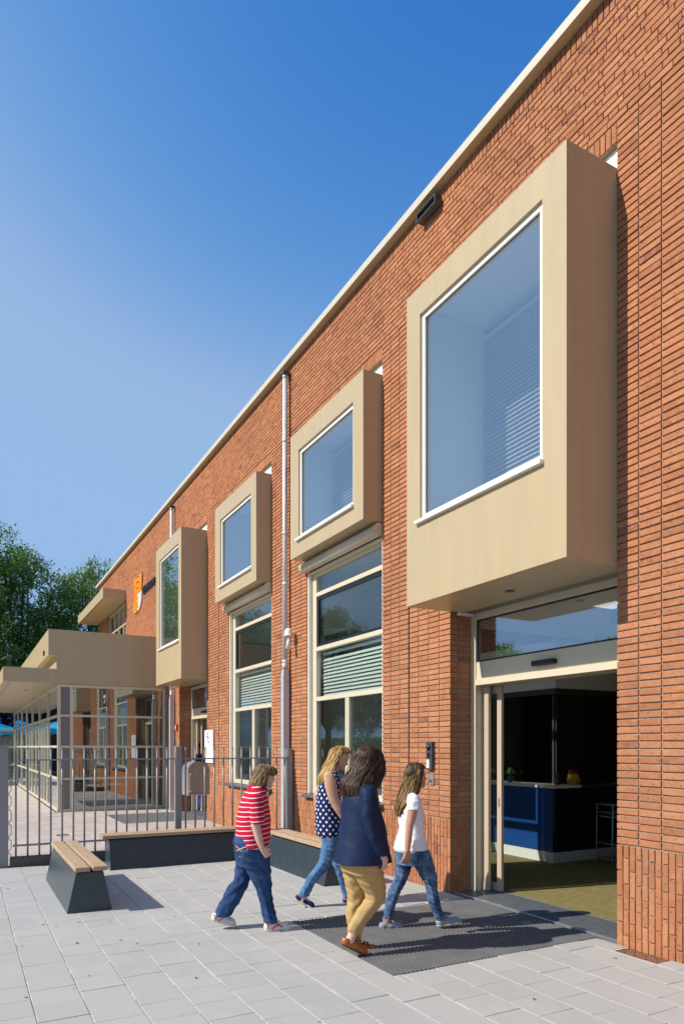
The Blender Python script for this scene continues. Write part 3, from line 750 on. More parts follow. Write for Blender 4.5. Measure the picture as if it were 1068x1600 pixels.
# ------------------------------------------------------------------ fence
FY = 10.53
fe = empty('steel_fence', (2.6, FY, 0), label='grey steel picket fence running from the gate post to the brick wall', cat='fence')
def post(x, h=1.655, s=0.045, name='post'):
    return MB().box(x - s, x + s, FY - s, FY + s, -0.03, h, c=0.004).build(name, M['fence'], fe)
post(2.89); post(4.755, 1.62)
B('rail', M['fence'], fe, 0.60, 2.842, FY - 0.02, FY + 0.02, 1.455, 1.475, 0.002)
B('rail', M['fence'], fe, 2.938, 4.708, FY - 0.02, FY + 0.02, 1.455, 1.475, 0.002)
B('rail', M['fence'], fe, 0.60, 2.842, FY - 0.02, FY + 0.02, 0.275, 0.30, 0.002)
B('rail', M['fence'], fe, 2.938, 4.708, FY - 0.02, FY + 0.02, 0.275, 0.30, 0.002)
B('plinth', M['plinth'], fe, 0.565, 4.80, FY - 0.06, FY + 0.05, -0.03, 0.135, 0.006)
first = None
pm = MB()
def picket_mesh():
    m = MB(); m.tube([(0, 0, 0.10), (0, 0, 1.60)], 0.0135, 10); m.tube([(0, 0, 1.60), (0.0, 0.0, 1.645)], [0.0140, 0.0140], 10, cap=False)
    return m
xs = [0.64 + 0.1487 * k for k in range(15)] + [3.01 + 0.1515 * k for k in range(12)]
for k, x in enumerate(xs):
    if first is None:
        first = picket_mesh().build('picket', M['fence'], fe, loc=(0, 0, 0))
        first.data.transform(Matrix.Translation((0, 0, 0))); first.location = Vector((x, FY, 0)) - wloc(fe)
    else: link('picket', first.data, fe, (x, FY, 0))
gt = empty('gate_post', (0.49, FY + 0.03, 0), label='thick square grey gate post at the left edge, with a wavy hinge strip', cat='gate post')
B('post', M['fence'], gt, 0.40, 0.545, FY - 0.03, FY + 0.12, -0.03, 1.66, 0.005)
B('cap', M['fence'], gt, 0.395, 0.55, FY - 0.035, FY + 0.125, 1.661, 1.672, 0.002)
pts = []
for k in range(120):
    z = 0.03 + k * 0.0131; ph = (z % 0.2) / 0.2
    off = 0.026 if 0.15 < ph < 0.85 else 0.0
    pts.append((0.557 + off, FY + 0.03, z))
MB().tube(pts, 0.005, 6).build('hinge_wire', M['darkgrey'], gt)

# ------------------------------------------------------------------ benches
def bench(loc, L, label, wb=0.43, wt=0.26, along='y', hb=0.395):
    """trapezoidal steel trough with two hardwood planks; origin at the near corner of the foot print, long axis = along"""
    X, Y = loc; r = empty('bench', (X, Y, 0), label=label, cat='bench', group='trapezoid steel benches with timber seats')
    d = (wb - wt) / 2
    def P(a, b, z):  # a along, b across
        return (X + b, Y + a, z) if along == 'y' else (X + a, Y + b, z)
    m = MB()
    vs = [P(a, b, z) for a in (0, L) for (b, z) in ((0, 0.0), (wb, 0.0), (wb - d, hb), (d, hb))]
    m.add(vs, [(0, 1, 2, 3), (4, 7, 6, 5), (0, 4, 5, 1), (1, 5, 6, 2), (2, 6, 7, 3), (3, 7, 4, 0)])
    o = m.build('base', M['anthracite'], r)
    bv = o.modifiers.new('edge', 'BEVEL'); bv.width = 0.004; bv.segments = 2
    m = MB(); q0, q1 = P(0.05, d + 0.02, 0), P(L - 0.05, wb - d - 0.02, 0)
    m.box(min(q0[0], q1[0]), max(q0[0], q1[0]), min(q0[1], q1[1]), max(q0[1], q1[1]), hb + 0.001, 0.414); m.build('bearer', M['black'], r)
    pw = 0.139
    for k in range(2):
        b0 = d - 0.02 + k * (pw + 0.028)
        a = P(-0.09, b0, 0); b = P(L + (0.03), b0 + pw, 0)
        o = MB().box(min(a[0], b[0]), max(a[0], b[0]), min(a[1], b[1]), max(a[1], b[1]), 0.415, 0.462, c=0.006).build('plank', M['wood'] if along == 'y' else M['woodx'], r)
        for t in (0.22, 0.5, 0.78):
            c = P(-0.09 + t * (L + 0.12), b0 + pw / 2, 0); MB().tube([(c[0], c[1], 0.4585), (c[0], c[1], 0.4635)], 0.013, 12).build('bolt', M['steel'], o)
    if along == 'y':
        c = P(0, wb * 0.55, 0); MB().tube([(c[0], c[1] - 0.002, 0.20), (c[0], c[1] + 0.002, 0.20)], 0.008, 10).build('drain_hole', M['black'], r)
    return r
bench((0.90, 7.30), 2.0, 'short dark bench in front at left, end on, with a shadow beside it')
bench((1.72, 9.56), 1.80, 'dark bench standing crosswise along the fence behind the woman in the striped shirt', along='x')
bench((3.735, 7.28), 1.85, 'dark bench beside the brick wall, partly hidden behind the woman in the dotted top')

# ------------------------------------------------------------------ things on the wall
lf = empty('wall_lamp', (4.815, 6.6, 7.9), label='small dark open box lamp high on the brick wall under the coping', cat='wall lamp')
m = MB(); ring(m, 4.715, 4.80, (6.43, 6.80, 7.865, 7.965), (6.442, 6.788, 7.877, 7.953)); m.box(4.801, 4.816, 6.43, 6.80, 7.865, 7.965); m.build('housing', M['rust'] if False else M['darkgrey'], lf)
MB().box(4.765, 4.799, 6.444, 6.786, 7.879, 7.951).build('reflector', M['black'], lf)
cc = empty('security_camera', (4.74, 10.42, 3.4), label='cream domed security camera with a downward horn beside the zinc downpipe', cat='security camera')
def lathe(mb, cx, cy, prof, n=20):
    vs = []; fs = []
    for (r_, z) in prof:
        for k in range(n): a = 2 * math.pi * k / n; vs.append((cx + r_ * math.cos(a), cy + r_ * math.sin(a), z))
    for i in range(len(prof) - 1):
        for k in range(n): fs.append((i * n + k, i * n + (k + 1) % n, (i + 1) * n + (k + 1) % n, (i + 1) * n + k))
    fs.append(tuple(range(n))[::-1]); fs.append(tuple((len(prof) - 1) * n + k for k in range(n)))
    mb.add(vs, fs, 0, True)
m = MB(); dome = [(0.055, 3.465), (0.078, 3.47), (0.082, 3.485), (0.070, 3.49), (0.068, 3.52), (0.060, 3.56), (0.042, 3.59), (0.018, 3.603), (0.001, 3.605)]
lathe(m, 4.70, 10.44, dome, 24); m.build('dome', M['ivory'], cc)
MB().tube([(4.70, 10.44, 3.50), (4.82, 10.44, 3.50)], 0.018, 10).build('arm', M['ivory'], cc)
MB().tube([(4.71, 10.43, 3.464), (4.70, 10.43, 3.40), (4.685, 10.42, 3.26)], [0.022, 0.028, 0.046], 14).build('horn', M['ivory'], cc)
ic = empty('intercom', (4.812, 6.63, 1.54), label='tall dark door intercom with black lens and white name plate on the brick pier', cat='intercom')
B('plate', M['darkgrey'], ic, 4.775, 4.822, 6.575, 6.685, 1.38, 1.71, 0.004)
m = MB(); vs = []
m.tube([(4.776, 6.633, 1.645), (4.765, 6.633, 1.645), (4.752, 6.633, 1.645), (4.746, 6.633, 1.645)], [0.040, 0.038, 0.024, 0.008], 20); m.build('lens', M['black'], ic)
B('speaker', M['black'], ic, 4.772, 4.7745, 6.60, 6.665, 1.52, 1.58, 0.0005)
B('name_plate', M['signwhite'], ic, 4.770, 4.7745, 6.62, 6.67, 1.40, 1.50, 0.001)
kp = empty('key_switch', (4.815, 6.628, 1.27), label='small steel key switch plate below the intercom', cat='key switch')
B('plate', M['steel'], kp, 4.803, 4.822, 6.585, 6.67, 1.205, 1.327, 0.003)
MB().tube([(4.804, 6.628, 1.25), (4.796, 6.628, 1.25)], 0.02, 16).build('cylinder_lock', M['darkgrey'], kp)
rk = empty('alarm_box', (4.81, 17.6, 2.14), label='small red framed white box on the far brick pier', cat='alarm box')
B('housing', M['redplastic'], rk, 4.77, 4.82, 17.56, 17.66, 2.06, 2.22, 0.004); B('label_card', M['signwhite'], rk, 4.766, 4.7695, 17.585, 17.635, 2.09, 2.19, 0)
ml = empty('motion_light', (4.9, 6.2, 3.12), label='small white strip sensor under the bay beside the entrance frame', cat='sensor')
B('housing', M['signwhite'], ml, 4.90, 5.10, 6.22, 6.26, 3.135, 3.168, 0.003)
sb = empty('wall_box', (4.81, 11.75, 0.8), label='small dark socket box low on the wall under the fenced window', cat='socket box')
B('housing', M['darkgrey'], sb, 4.76, 4.82, 11.50, 11.60, 0.80, 0.90, 0.003)

def text_mesh(body, size, depth):
    cu = bpy.data.curves.new('text', 'FONT'); cu.body = body; cu.size = size; cu.extrude = depth; cu.offset = 0.012 if size > 0.2 and size < 0.5 else 0.0
    o = bpy.data.objects.new('text', cu); COL.objects.link(o)
    dg = bpy.context.evaluated_depsgraph_get(); me = bpy.data.meshes.new_from_object(o.evaluated_get(dg))
    bpy.data.objects.remove(o); return me
def wall_text(body, y, z, size, mat, parent, x=4.80, depth=0.008, name='lettering'):
    """text on a plane facing -x: reading direction runs towards smaller y"""
    me = text_mesh(body, size, depth)
    me.transform(Matrix(((0, 0, -1, 0), (-1, 0, 0, 0), (0, 1, 0, 0), (0, 0, 0, 1))))
    me.materials.clear(); me.materials.append(mat)
    return link(name, me, parent, (x, y, z))
lt = empty('wall_lettering', (4.81, 20.6, 6.27), label='row of raised black capital letters on the brick beside the orange emblem', cat='lettering')
xx = 21.42
for ch, wd in zip('GEMIM-SPE GOUD', (0.20, 0.17, 0.21, 0.085, 0.21, 0.11, 0.17, 0.17, 0.17, 0.10, 0.20, 0.2, 0.19, 0.19)):
    if ch != ' ' and xx > 19.0:
        me = wall_text(ch, xx, 6.275, 0.30, M['black'], lt, 4.795, 0.012, 'letter')
    xx -= wd * 1.03
# orange emblem
em = empty('wall_emblem', (4.80, 22.0, 6.4), label='orange rectangular emblem of nested arches with white strokes, mounted on the brick', cat='emblem')
def sector(mb, yc, zc, a0, a1, r0, r1, ky, kz, n=18, x0=4.775, x1=4.80):
    vs = []
    for x in (x0, x1):
        for r_ in (r0, r1):
            for k in range(n + 1):
                a = math.radians(a0 + (a1 - a0) * k / n); vs.append((x, yc - math.cos(a) * r_ * ky, zc + math.sin(a) * r_ * kz))
    m_ = n + 1; f = []
    for k in range(n):
        f += [(k, k + 1, m_ + k + 1, m_ + k), (2 * m_ + k, 3 * m_ + k, 3 * m_ + k + 1, 2 * m_ + k + 1), (k, 2 * m_ + k, 2 * m_ + k + 1, k + 1), (m_ + k, m_ + k + 1, 3 * m_ + k + 1, 3 * m_ + k)]
    f += [(0, m_, 3 * m_, 2 * m_), (n, 2 * m_ + n, 3 * m_ + n, m_ + n)]
    mb.add(vs, f)
yc, zc = 22.03, 6.42; KY, KZ = 0.545, 0.545
o1 = MB()
for (a, b) in ((0.10, 0.30), (0.40, 0.62), (0.72, 0.93)): sector(o1, yc, zc, 0, 180, a, b, KY, KZ)
for (a, b) in ((0.10, 0.30), (0.40, 0.62), (0.72, 0.93)): sector(o1, yc, zc, 180, 268, a, b, KY, KZ)
def corner(mb, s1, s2):
    n = 14; pts = [(yc + s1 * KY, zc + s2 * KZ)]
    for k in range(n + 1):
        a = math.pi / 2 * k / n; pts.append((yc + s1 * KY * math.cos(a), zc + s2 * KZ * math.sin(a)))
    mb.prism(pts, 'x', 4.775, 4.80)
corner(o1, 1, 1); corner(o1, -1, 1); corner(o1, 1, -1)
o1.build('orange_plate', M['orange'], em)
w1 = MB()
for (a, b) in ((0.05, 0.24), (0.34, 0.50), (0.60, 0.74), (0.84, 0.98)): sector(w1, yc, zc, 272, 360, a, b, KY, KZ)
w1.build('white_strokes', M['signwhite'], em)
# sign board by the far door
sg = empty('sign_board', (4.80, 14.94, 1.3), label='tall white sign board with small blue and orange print by the far door', cat='sign')
B('upper_board', M['signwhite'], sg, 4.785, 4.808, 14.64, 15.235, 1.685, 2.02, 0.002)
B('lower_board', M['signwhite'], sg, 4.785, 4.808, 14.64, 15.235, 1.29, 1.682, 0.002)
def flat(name, mat, y0, y1, z0, z1): return B(name, mat, sg, 4.7815, 4.7845, y0, y1, z0, z1, 0)
flat('print', M['navyprint'], 14.98, 15.05, 1.93, 1.955); flat('print', M['orange'], 14.94, 15.02, 1.905, 1.925)
flat('print', M['navyprint'], 14.97, 15.08, 1.865, 1.885); wall_text('SPE', 15.02, 1.81, 0.075, M['navyprint'], sg, 4.783, 0.001, 'print')
wall_text('welkom', 15.0, 1.765, 0.035, M['navyprint'], sg, 4.783, 0.001, 'print'); wall_text('receptie', 15.0, 1.73, 0.035, M['navyprint'], sg, 4.783, 0.001, 'print')
for k in range(4): flat('print', M['orange'], 15.03 - 0.004 * k, 15.10 - 0.012 * k, 1.50 + k * 0.035, 1.522 + k * 0.035)
# litter bin hung on the fence
lb = empty('litter_bin', (3.25, 10.72, 0.87), label='steel litter bin with rounded lid hung behind the fence pickets', cat='litter bin')
def arch(x0, x1, z0, z1, rr, n=10):
    cx = (x0 + x1) / 2; R = (x1 - x0) / 2; p = [(x0, z0), (x1, z0)]
    for k in range(n + 1): a = math.pi * k / n; p.append((cx + R * math.cos(a), z1 - R * rr + R * rr * math.sin(a)))
    return p
m = MB(); m.prism(arch(3.085, 3.425, 0.885, 1.415, 0.75), 'y', 10.655, 11.0); m.build('body', M['steel'], lb)
m = MB(); m.prism(arch(3.082, 3.428, 0.905, 1.42, 0.75), 'y', 10.642, 10.654); m.build('back_plate', M['bintan'], lb)
B('front_plate', M['bintan'], lb, 3.095, 3.415, 10.615, 10.64, 0.925, 1.24, 0.004)
for (x, z) in ((3.115, 0.95), (3.395, 0.95), (3.115, 1.215), (3.395, 1.215)): MB().tube([(x, 10.616, z), (x, 10.610, z)], 0.010, 10).build('screw', M['steel'], lb)

# ------------------------------------------------------------------ reception inside
RD = empty('reception_desk', (7.26, 7.12, 0), label='blue reception desk with white plinth just inside the entrance', cat='desk')
B('front_panel', M['blue'], RD, 7.262, 7.29, 7.14, 10.3, 0.16, 1.06, 0.003)
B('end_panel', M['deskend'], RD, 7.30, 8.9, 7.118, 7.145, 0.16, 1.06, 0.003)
m = MB(); m.add([(7.30, 7.16, 0.0), (9.0, 7.16, 0.0), (9.0, 10.3, 0.0), (7.30, 10.3, 0.0), (7.262, 7.118, 0.158), (9.0, 7.118, 0.158), (9.0, 10.3, 0.158), (7.262, 10.3, 0.158)],
      [(0, 1, 2, 3), (4, 5, 6, 7), (0, 1, 5, 4), (1, 2, 6, 5), (2, 3, 7, 6), (3, 0, 4, 7)]); m.build('plinth', M['roomwhite'], RD)
B('counter_top', M['ivory'], RD, 7.25, 7.80, 7.10, 10.3, 1.062, 1.10, 0.003); B('side_top', M['darkgrey'], RD, 7.801, 8.9, 7.10, 7.5, 1.062, 1.10, 0.003)
BX = empty('reception_cabinet', (7.6, 8.0, 1.1), label='dark glazed cabinet block standing above the reception desk', cat='cabinet')
B('dark_wall', M['darkwall'], BX, 7.62, 8.9, 7.40, 7.44, 1.10, 2.50, 0)
MB().box(7.60, 7.61, 7.44, 10.3, 1.10, 2.42).build('glass_front', M['glassdark'], BX)
B('back', M['roomdark'], BX, 8.9, 9.0, 7.40, 10.3, 0.0, 2.50, 0)
B('post', M['darkgrey'], BX, 7.598, 7.619, 7.44, 7.47, 1.10, 2.42, 0); B('post', M['beige'], BX, 7.598, 7.63, 9.0, 9.06, 1.10, 2.42, 0)
B('bulkhead', M['roomwhite'], BX, 7.55, 9.0, 7.36, 10.3, 2.505, 3.20, 0)
B('top_trim', M['darkgrey'], BX, 7.56, 9.0, 7.37, 10.29, 2.425, 2.503, 0)
bk = empty('basket', (7.75, 7.22, 1.10), label='small woven basket on the reception counter', cat='basket')
m = MB()
vs = []; n = 24
for (r_, z) in ((0.09, 1.101), (0.105, 1.19), (0.10, 1.19), (0.085, 1.105)):
    for k in range(n): a = 2 * math.pi * k / n; vs.append((7.79 + r_ * 1.15 * math.cos(a), 7.24 + r_ * 0.8 * math.sin(a), z))
m.add(vs, [(i * n + k, i * n + (k + 1) % n, (i + 1) * n + (k + 1) % n, (i + 1) * n + k) for i in range(3) for k in range(n)] + [tuple(range(3 * n, 4 * n))]); m.build('weave', M['wicker'], bk)
yb = empty('yellow_box', (7.77, 7.25, 1.2), label='yellow box with pens standing in the basket on the counter', cat='box')
B('tray', M['yellow'], yb, 7.70, 7.86, 7.20, 7.28, 1.13, 1.25, 0.008)
for k in range(6): MB().tube([(7.71 + k * 0.027, 7.24, 1.2), (7.70 + k * 0.03, 7.25, 1.30 + 0.02 * (k % 3))], 0.004, 6).build('pen', M[('orange', 'redplastic', 'navyprint')[k % 3]], yb)
leafm = plain('leaf_green', (0.06, 0.16, 0.03), 0.6, 0.35, 20)
def pot(x, y, z, h, label):
    p = empty('potted_plant', (x, y, z), label=label, cat='plant'); m = MB()
    m.tube([(x, y, z), (x, y, z + h * 0.4), (x, y, z + h * 0.42)], [h * 0.17, h * 0.26, h * 0.24], 16); m.build('pot', M['darkgrey'], p)
    m = MB(); rr = random.Random(int(x * 100))
    for k in range(40):
        a = rr.uniform(0, 6.28); l = h * rr.uniform(0.3, 0.65); e = rr.uniform(0.5, 1.4)
        d = Vector((math.cos(a) * math.cos(e), math.sin(a) * math.cos(e), math.sin(e))) * l; o = Vector((x, y, z + h * 0.42)); s = Vector((-math.sin(a), math.cos(a), 0)) * h * 0.06
        m.add([o, o + d * 0.5 + s, o + d, o + d * 0.5 - s], [(0, 1, 2, 3)])
    m.build('leaves', leafm, p, kind='stuff')
pot(7.52, 7.30, 1.10, 0.20, 'small plant in a dark pot on the corner of the reception counter')
pot(7.45, 8.2, 1.10, 0.23, 'leafy plant in a round dark pot further along the reception counter')
pot(7.46, 8.7, 1.10, 0.24, 'little plant behind the round one on the reception counter')
wr = empty('wire_rack', (8.1, 6.84, 0), label='thin metal wire rack standing beside the reception desk', cat='rack')
for x in (7.96, 8.28):
    for y in (6.7, 6.98): MB().tube([(x, y, 0), (x + 0.015, y, 0.83)], 0.008, 8).build('leg', M['galv'], wr)
for z in (0.06, 0.28, 0.66, 0.72, 0.83):
    MB().tube([(7.96, 6.7, z), (8.28, 6.7, z), (8.28, 6.98, z), (7.96, 6.98, z), (7.96, 6.7, z)], 0.006, 6).build('rung', M['galv'], wr)
for (x, y, zc, lb_) in ((6.5, 5.2, 3.25, 'square lit ceiling panel just inside the entrance'), (6.6, 8.4, 4.45, 'square lit ceiling panel behind the tall nearer window')):
    p = empty('ceiling_light', (x, y, zc), label=lb_, cat='ceiling light')
    B('frame', M['roomwhite'], p, x - 0.32, x + 0.32, y - 0.32, y + 0.32, zc - 0.02, zc - 0.002, 0); B('diffuser', M['lamp'], p, x - 0.29, x + 0.29, y - 0.29, y + 0.29, zc - 0.024, zc - 0.0205, 0)
ex = empty('exit_sign', (6.1, 4.9, 2.9), label='green exit sign hanging inside above the entrance', cat='exit sign')
B('housing', M['exit'], ex, 6.08, 6.12, 4.80, 5.15, 2.96, 3.12, 0.004); MB().tube([(6.1, 4.97, 3.12), (6.1, 4.97, 3.25)], 0.008, 6).build('rod', M['steel'], ex)

# things inside the annex and the far rooms, seen dimly through glass
def shelf(x, y, w_, h, label, cols):
    s = empty('bookshelf', (x, y, 0), label=label, cat='bookshelf')
    m = MB(); m.box(x, x + w_, y + 0.3, y + 0.32, 0, h)
    for k in range(5): m.box(x, x + w_, y, y + 0.299, 0.02 + k * (h - 0.04) / 4, 0.04 + k * (h - 0.04) / 4)
    m.box(x - 0.02, x - 0.001, y, y + 0.32, 0, h); m.box(x + w_ + 0.001, x + w_ + 0.02, y, y + 0.32, 0, h); m.build('frame', M['roomwhite'], s)
    rr = random.Random(int(x * 10 + y)); xx = {}
    for k in range(4):
        z = 0.041 + k * (h - 0.04) / 4; xx = x + 0.02
        while xx < x + w_ - 0.08:
            ww = rr.uniform(0.03, 0.09); hh = rr.uniform(0.12, 0.26)
            MB().box(xx, xx + ww, y + 0.03, y + 0.25, z, z + hh).build('box_file', M[rr.choice(cols)], s); xx += ww + rr.uniform(0.004, 0.03)
shelf(2.9, 22.4, 1.3, 1.3, 'shelf full of coloured boxes inside the annex', ['orange', 'redplastic', 'yellow', 'blue', 'signwhite', 'wicker'])
shelf(8.0, 12.0, 1.2, 1.9, 'shelf of files inside behind the fenced tall window', ['signwhite', 'navyprint', 'wicker', 'redplastic', 'darkgrey'])
tb = empty('round_table', (3.6, 20.8, 0), label='low round table inside the glazed annex', cat='table')
m = MB(); m.tube([(3.6, 20.8, 0.54), (3.6, 20.8, 0.57)], 0.5, 28); m.build('top', M['ivory'], tb)
for a in (0.8, 2.4, 3.9, 5.5): MB().tube([(3.6 + 0.35 * math.cos(a), 20.8 + 0.35 * math.sin(a), 0.01), (3.6 + 0.3 * math.cos(a), 20.8 + 0.3 * math.sin(a), 0.54)], 0.018, 8).build('leg', M['steel'], tb)
for k, (x, y, c) in enumerate(((3.1, 20.3, 'yellow'), (4.2, 20.5, 'redplastic'), (3.9, 21.5, 'orange'))):
    ch_ = empty('stool', (x, y, 0), label='%s stool by the round table inside the annex' % ('yellow', 'red', 'orange')[k], cat='stool')
    MB().tube([(x, y, 0.32), (x, y, 0.36)], 0.16, 18).build('seat', M[c], ch_)
    for a in (0.5, 2.6, 4.7): MB().tube([(x + 0.15 * math.cos(a), y + 0.15 * math.sin(a), 0.01), (x + 0.1 * math.cos(a), y + 0.1 * math.sin(a), 0.32)], 0.012, 8).build('leg', M['steel'], ch_)

# ------------------------------------------------------------------ parasols and dark building beyond
def parasol(x, y, zt, R, label):
    p = empty('parasol', (x, y, 0), label=label, cat='parasol', group='turquoise parasols beyond the annex')
    MB().tube([(x, y, 0), (x, y, zt)], 0.035, 10).build('pole', M['steel'], p)
    n = 8; m = MB(); vs = [(x, y, zt + 0.02)]
    for (r_, z) in ((R * 0.5, zt - 0.30), (R, zt - 0.58), (R, zt - 0.85)):
        for k in range(n * 2):
            a = math.pi * k / n; rr = r_ * (1 if k % 2 == 0 else 0.955); vs.append((x + rr * math.cos(a), y + rr * math.sin(a), z - (0.0 if k % 2 == 0 else 0.03)))
    q = 2 * n; fs = [(0, 1 + k, 1 + (k + 1) % q) for k in range(q)]
    for i in range(2):
        fs += [(1 + i * q + k, 1 + (i + 1) * q + k, 1 + (i + 1) * q + (k + 1) % q, 1 + i * q + (k + 1) % q) for k in range(q)]
    m.add(vs, fs); o = m.build('canopy', M['umbrella'], p); s_ = o.modifiers.new('t', 'SOLIDIFY'); s_.thickness = 0.01
    B('foot', M['plinth'], p, x - 0.3, x + 0.3, y - 0.3, y + 0.3, 0.0, 0.08, 0.02)
parasol(-1.0, 42.5, 3.25, 2.0, 'turquoise parasol at the left edge beyond the canopy')
parasol(1.3, 45.5, 3.2, 1.9, 'turquoise parasol further right, behind the opened annex door')
parasol(-2.4, 34.0, 3.1, 1.7, 'turquoise parasol out of frame that shows in the annex side glass')
FB = empty('dark_building', (0, 56, 0), label='dark low building with a blue lit sign beyond the parasols', cat='building')
B('wall', M['farbrick'], FB, -12, 10, 56, 60, -0.1, 5.2, 0.02)
for k in range(7): f_ = B('window', M['cream'], FB, -10.5 + k * 2.7, -8.7 + k * 2.7, 55.93, 55.99, 0.6, 2.1, 0.01); MB().box(-10.4 + k * 2.7, -8.8 + k * 2.7, 55.91, 55.925, 0.7, 2.0).build('pane', M['glass'], f_)
me = text_mesh('OPEN 2.0', 1.0, 0.05); me.transform(Matrix(((1, 0, 0, 0), (0, 0, -1, 0), (0, 1, 0, 0), (0, 0, 0, 1)))); me.materials.clear(); me.materials.append(M['bluescreen'])
link('blue_lettering', me, FB, (-0.1, 55.9, 3.1))
for k in range(3): B('blue_stripe', M['bluescreen'], FB, -2.5, 4.6, 55.9, 55.93, 2.5 + 0.22 * k, 2.56 + 0.22 * k, 0)
B('hedge_box', M['plinth'], FB, -5, 3.5, 52.0, 52.4, 0, 0.4, 0.02)

# ------------------------------------------------------------------ trees
def leaf_mat():
    m, t, o = NT('tree_leaf')
    at = N(t, 'ShaderNodeAttribute', attribute_name='rnd'); oi = N(t, 'ShaderNodeObjectInfo')
    c = ramp(t, at.outputs['Fac'], [(0, (0.045, 0.092, 0.024)), (0.5, (0.115, 0.195, 0.042)), (0.85, (0.21, 0.30, 0.060)), (1, (0.32, 0.39, 0.11))]).outputs[0]
    c = mixc(t, 1.0, c, ramp(t, oi.outputs['Random'], [(0, (0.8, 0.85, 0.95)), (1, (1.15, 1.1, 0.9))]).outputs[0], 'MULTIPLY')
    p = t.nodes.new('ShaderNodeBsdfPrincipled'); t.links.new(c, p.inputs['Base Color']); p.inputs['Roughness'].default_value = 0.45
    tl = t.nodes.new('ShaderNodeBsdfTranslucent'); t.links.new(mixc(t, 1.0, c, (1.2, 1.5, 0.5), 'MULTIPLY'), tl.inputs[0])
    mx = t.nodes.new('ShaderNodeMixShader'); mx.inputs[0].default_value = 0.42
    t.links.new(p.outputs[0], mx.inputs[1]); t.links.new(tl.outputs[0], mx.inputs[2]); t.links.new(mx.outputs[0], o.inputs[0]); return m
M['leaf'] = leaf_mat(); M['bark'] = plain('bark', (0.055, 0.045, 0.035), 0.9, 0.3, 12, bs=0.8, bscale=30)
def tree_meshes(seed, H=15.0, R=6.0, nlobe=20, sprays=120):
    rng = random.Random(seed); nr = np.random.default_rng(seed)
    tk = MB(); lobes = []
    fork = H * 0.22
    tk.tube([(0, 0, -0.1), (0.1, 0.05, fork * 0.5), (0.15, 0, fork)], [0.36, 0.29, 0.25], 10)
    for k in range(nlobe):
        a = k * 2.399 + rng.uniform(-0.3, 0.3); t = (k + 0.5) / nlobe
        zz = H * (0.30 + 0.60 * t) ; rr = R * (0.95 * math.sin(math.pi * min(1, 0.30 + 0.62 * t)) ** 0.8) * rng.uniform(0.55, 0.95)
        c = Vector((math.cos(a) * rr * 0.72, math.sin(a) * rr * 0.72, zz)); lr = rng.uniform(1.35, 2.2) * (1.05 - 0.3 * t)
        lobes.append((c, lr))
        s = Vector((0.15, 0, fork * rng.uniform(0.8, 1.3))); mid = s.lerp(c, 0.5) + Vector((rng.uniform(-.4, .4), rng.uniform(-.4, .4), 0.5))
        tk.tube([s, s.lerp(mid, 0.5), mid, mid.lerp(c, 0.6), c], [0.15, 0.12, 0.085, 0.06, 0.03], 6)
        for q in range(6):
            d = Vector((rng.gauss(0, 1), rng.gauss(0, 1), rng.gauss(0.2, 0.8))).normalized() * lr * 0.95
            b0 = mid.lerp(c, rng.uniform(0.3, 1)); tk.tube([b0, b0 + d * 0.5 + Vector((0, 0, 0.15)), c + d], [0.035, 0.025, 0.010], 4)
    V = []; R_ = []
    for (c, lr) in lobes:
        n = int(sprays * (lr / 1.8) ** 2)
        d = nr.normal(0, 1, (n, 3)); d /= np.linalg.norm(d, axis=1)[:, None]; d[:, 2] *= 0.8
        rad = lr * (0.55 + 0.5 * nr.random(n) ** 0.7) * (1 + 0.22 * np.sin(d[:, 0] * 5 + c.x) * np.sin(d[:, 1] * 5 + c.z))
        cen = np.array(c) + d * rad[:, None]; br = nr.random(n)
        for q in range(19):
            p = cen + nr.normal(0, 0.20, (n, 3)) + np.array([0, 0, -0.018 * q])
            u = nr.normal(0, 1, (n, 3)) + d * 0.7; u /= np.linalg.norm(u, axis=1)[:, None]; nrm = nr.normal(0, 1, (n, 3)) + d * 1.2 + np.array([0, 0, 0.8])
            v = np.cross(nrm, u); v /= np.linalg.norm(v, axis=1)[:, None]
            L = nr.uniform(0.07, 0.125, (n, 1)); W_ = L * 0.42
            quad = np.stack([p - u * L, p + v * W_, p + u * L, p - v * W_], 1); V.append(quad.reshape(-1, 3)); R_.append(np.clip(br * 0.6 + nr.random(n) * 0.4, 0, 1))
    V = np.concatenate(V); R_ = np.concatenate(R_); nq = len(R_)
    me = bpy.data.meshes.new('crown'); me.vertices.add(len(V)); me.vertices.foreach_set('co', V.ravel())
    me.loops.add(nq * 4); me.loops.foreach_set('vertex_index', np.arange(nq * 4)); me.polygons.add(nq); me.polygons.foreach_set('loop_start', np.arange(nq) * 4)
    me.update(calc_edges=True); me.polygons.foreach_set('use_smooth', np.zeros(nq, bool)); at = me.attributes.new('rnd', 'FLOAT', 'FACE'); at.data.foreach_set('value', R_.astype(np.float32)); me.materials.append(M['leaf'])
    tk.v = tk.v; me2 = bpy.data.meshes.new('trunk'); me2.from_pydata(tk.v, [], tk.f); me2.polygons.foreach_set('use_smooth', [True] * len(tk.f)); me2.materials.append(M['bark'])
    return me, me2
TM = [tree_meshes(s, 15.0, 6.2) for s in (3, 8, 21)]
def tree(x, y, h, k, rot, label, wide=1.0):
    r = empty('tree', (x, y, 0), label=label, cat='tree', group='leafy trees round the school yard'); s = h / 15.0
    r.rotation_euler = (0, 0, rot); r.scale = (s * wide, s * wide, s)
    a = link('crown', TM[k][0], None, (0, 0, 0), kind='stuff'); b = link('trunk', TM[k][1], None, (0, 0, 0))
    for o in (a, b): o.parent = r
    return r
tree(-1.5, 52, 18.6, 0, 0.4, 'tallest leafy tree at the left edge of the photo behind the canopy', 1.05)
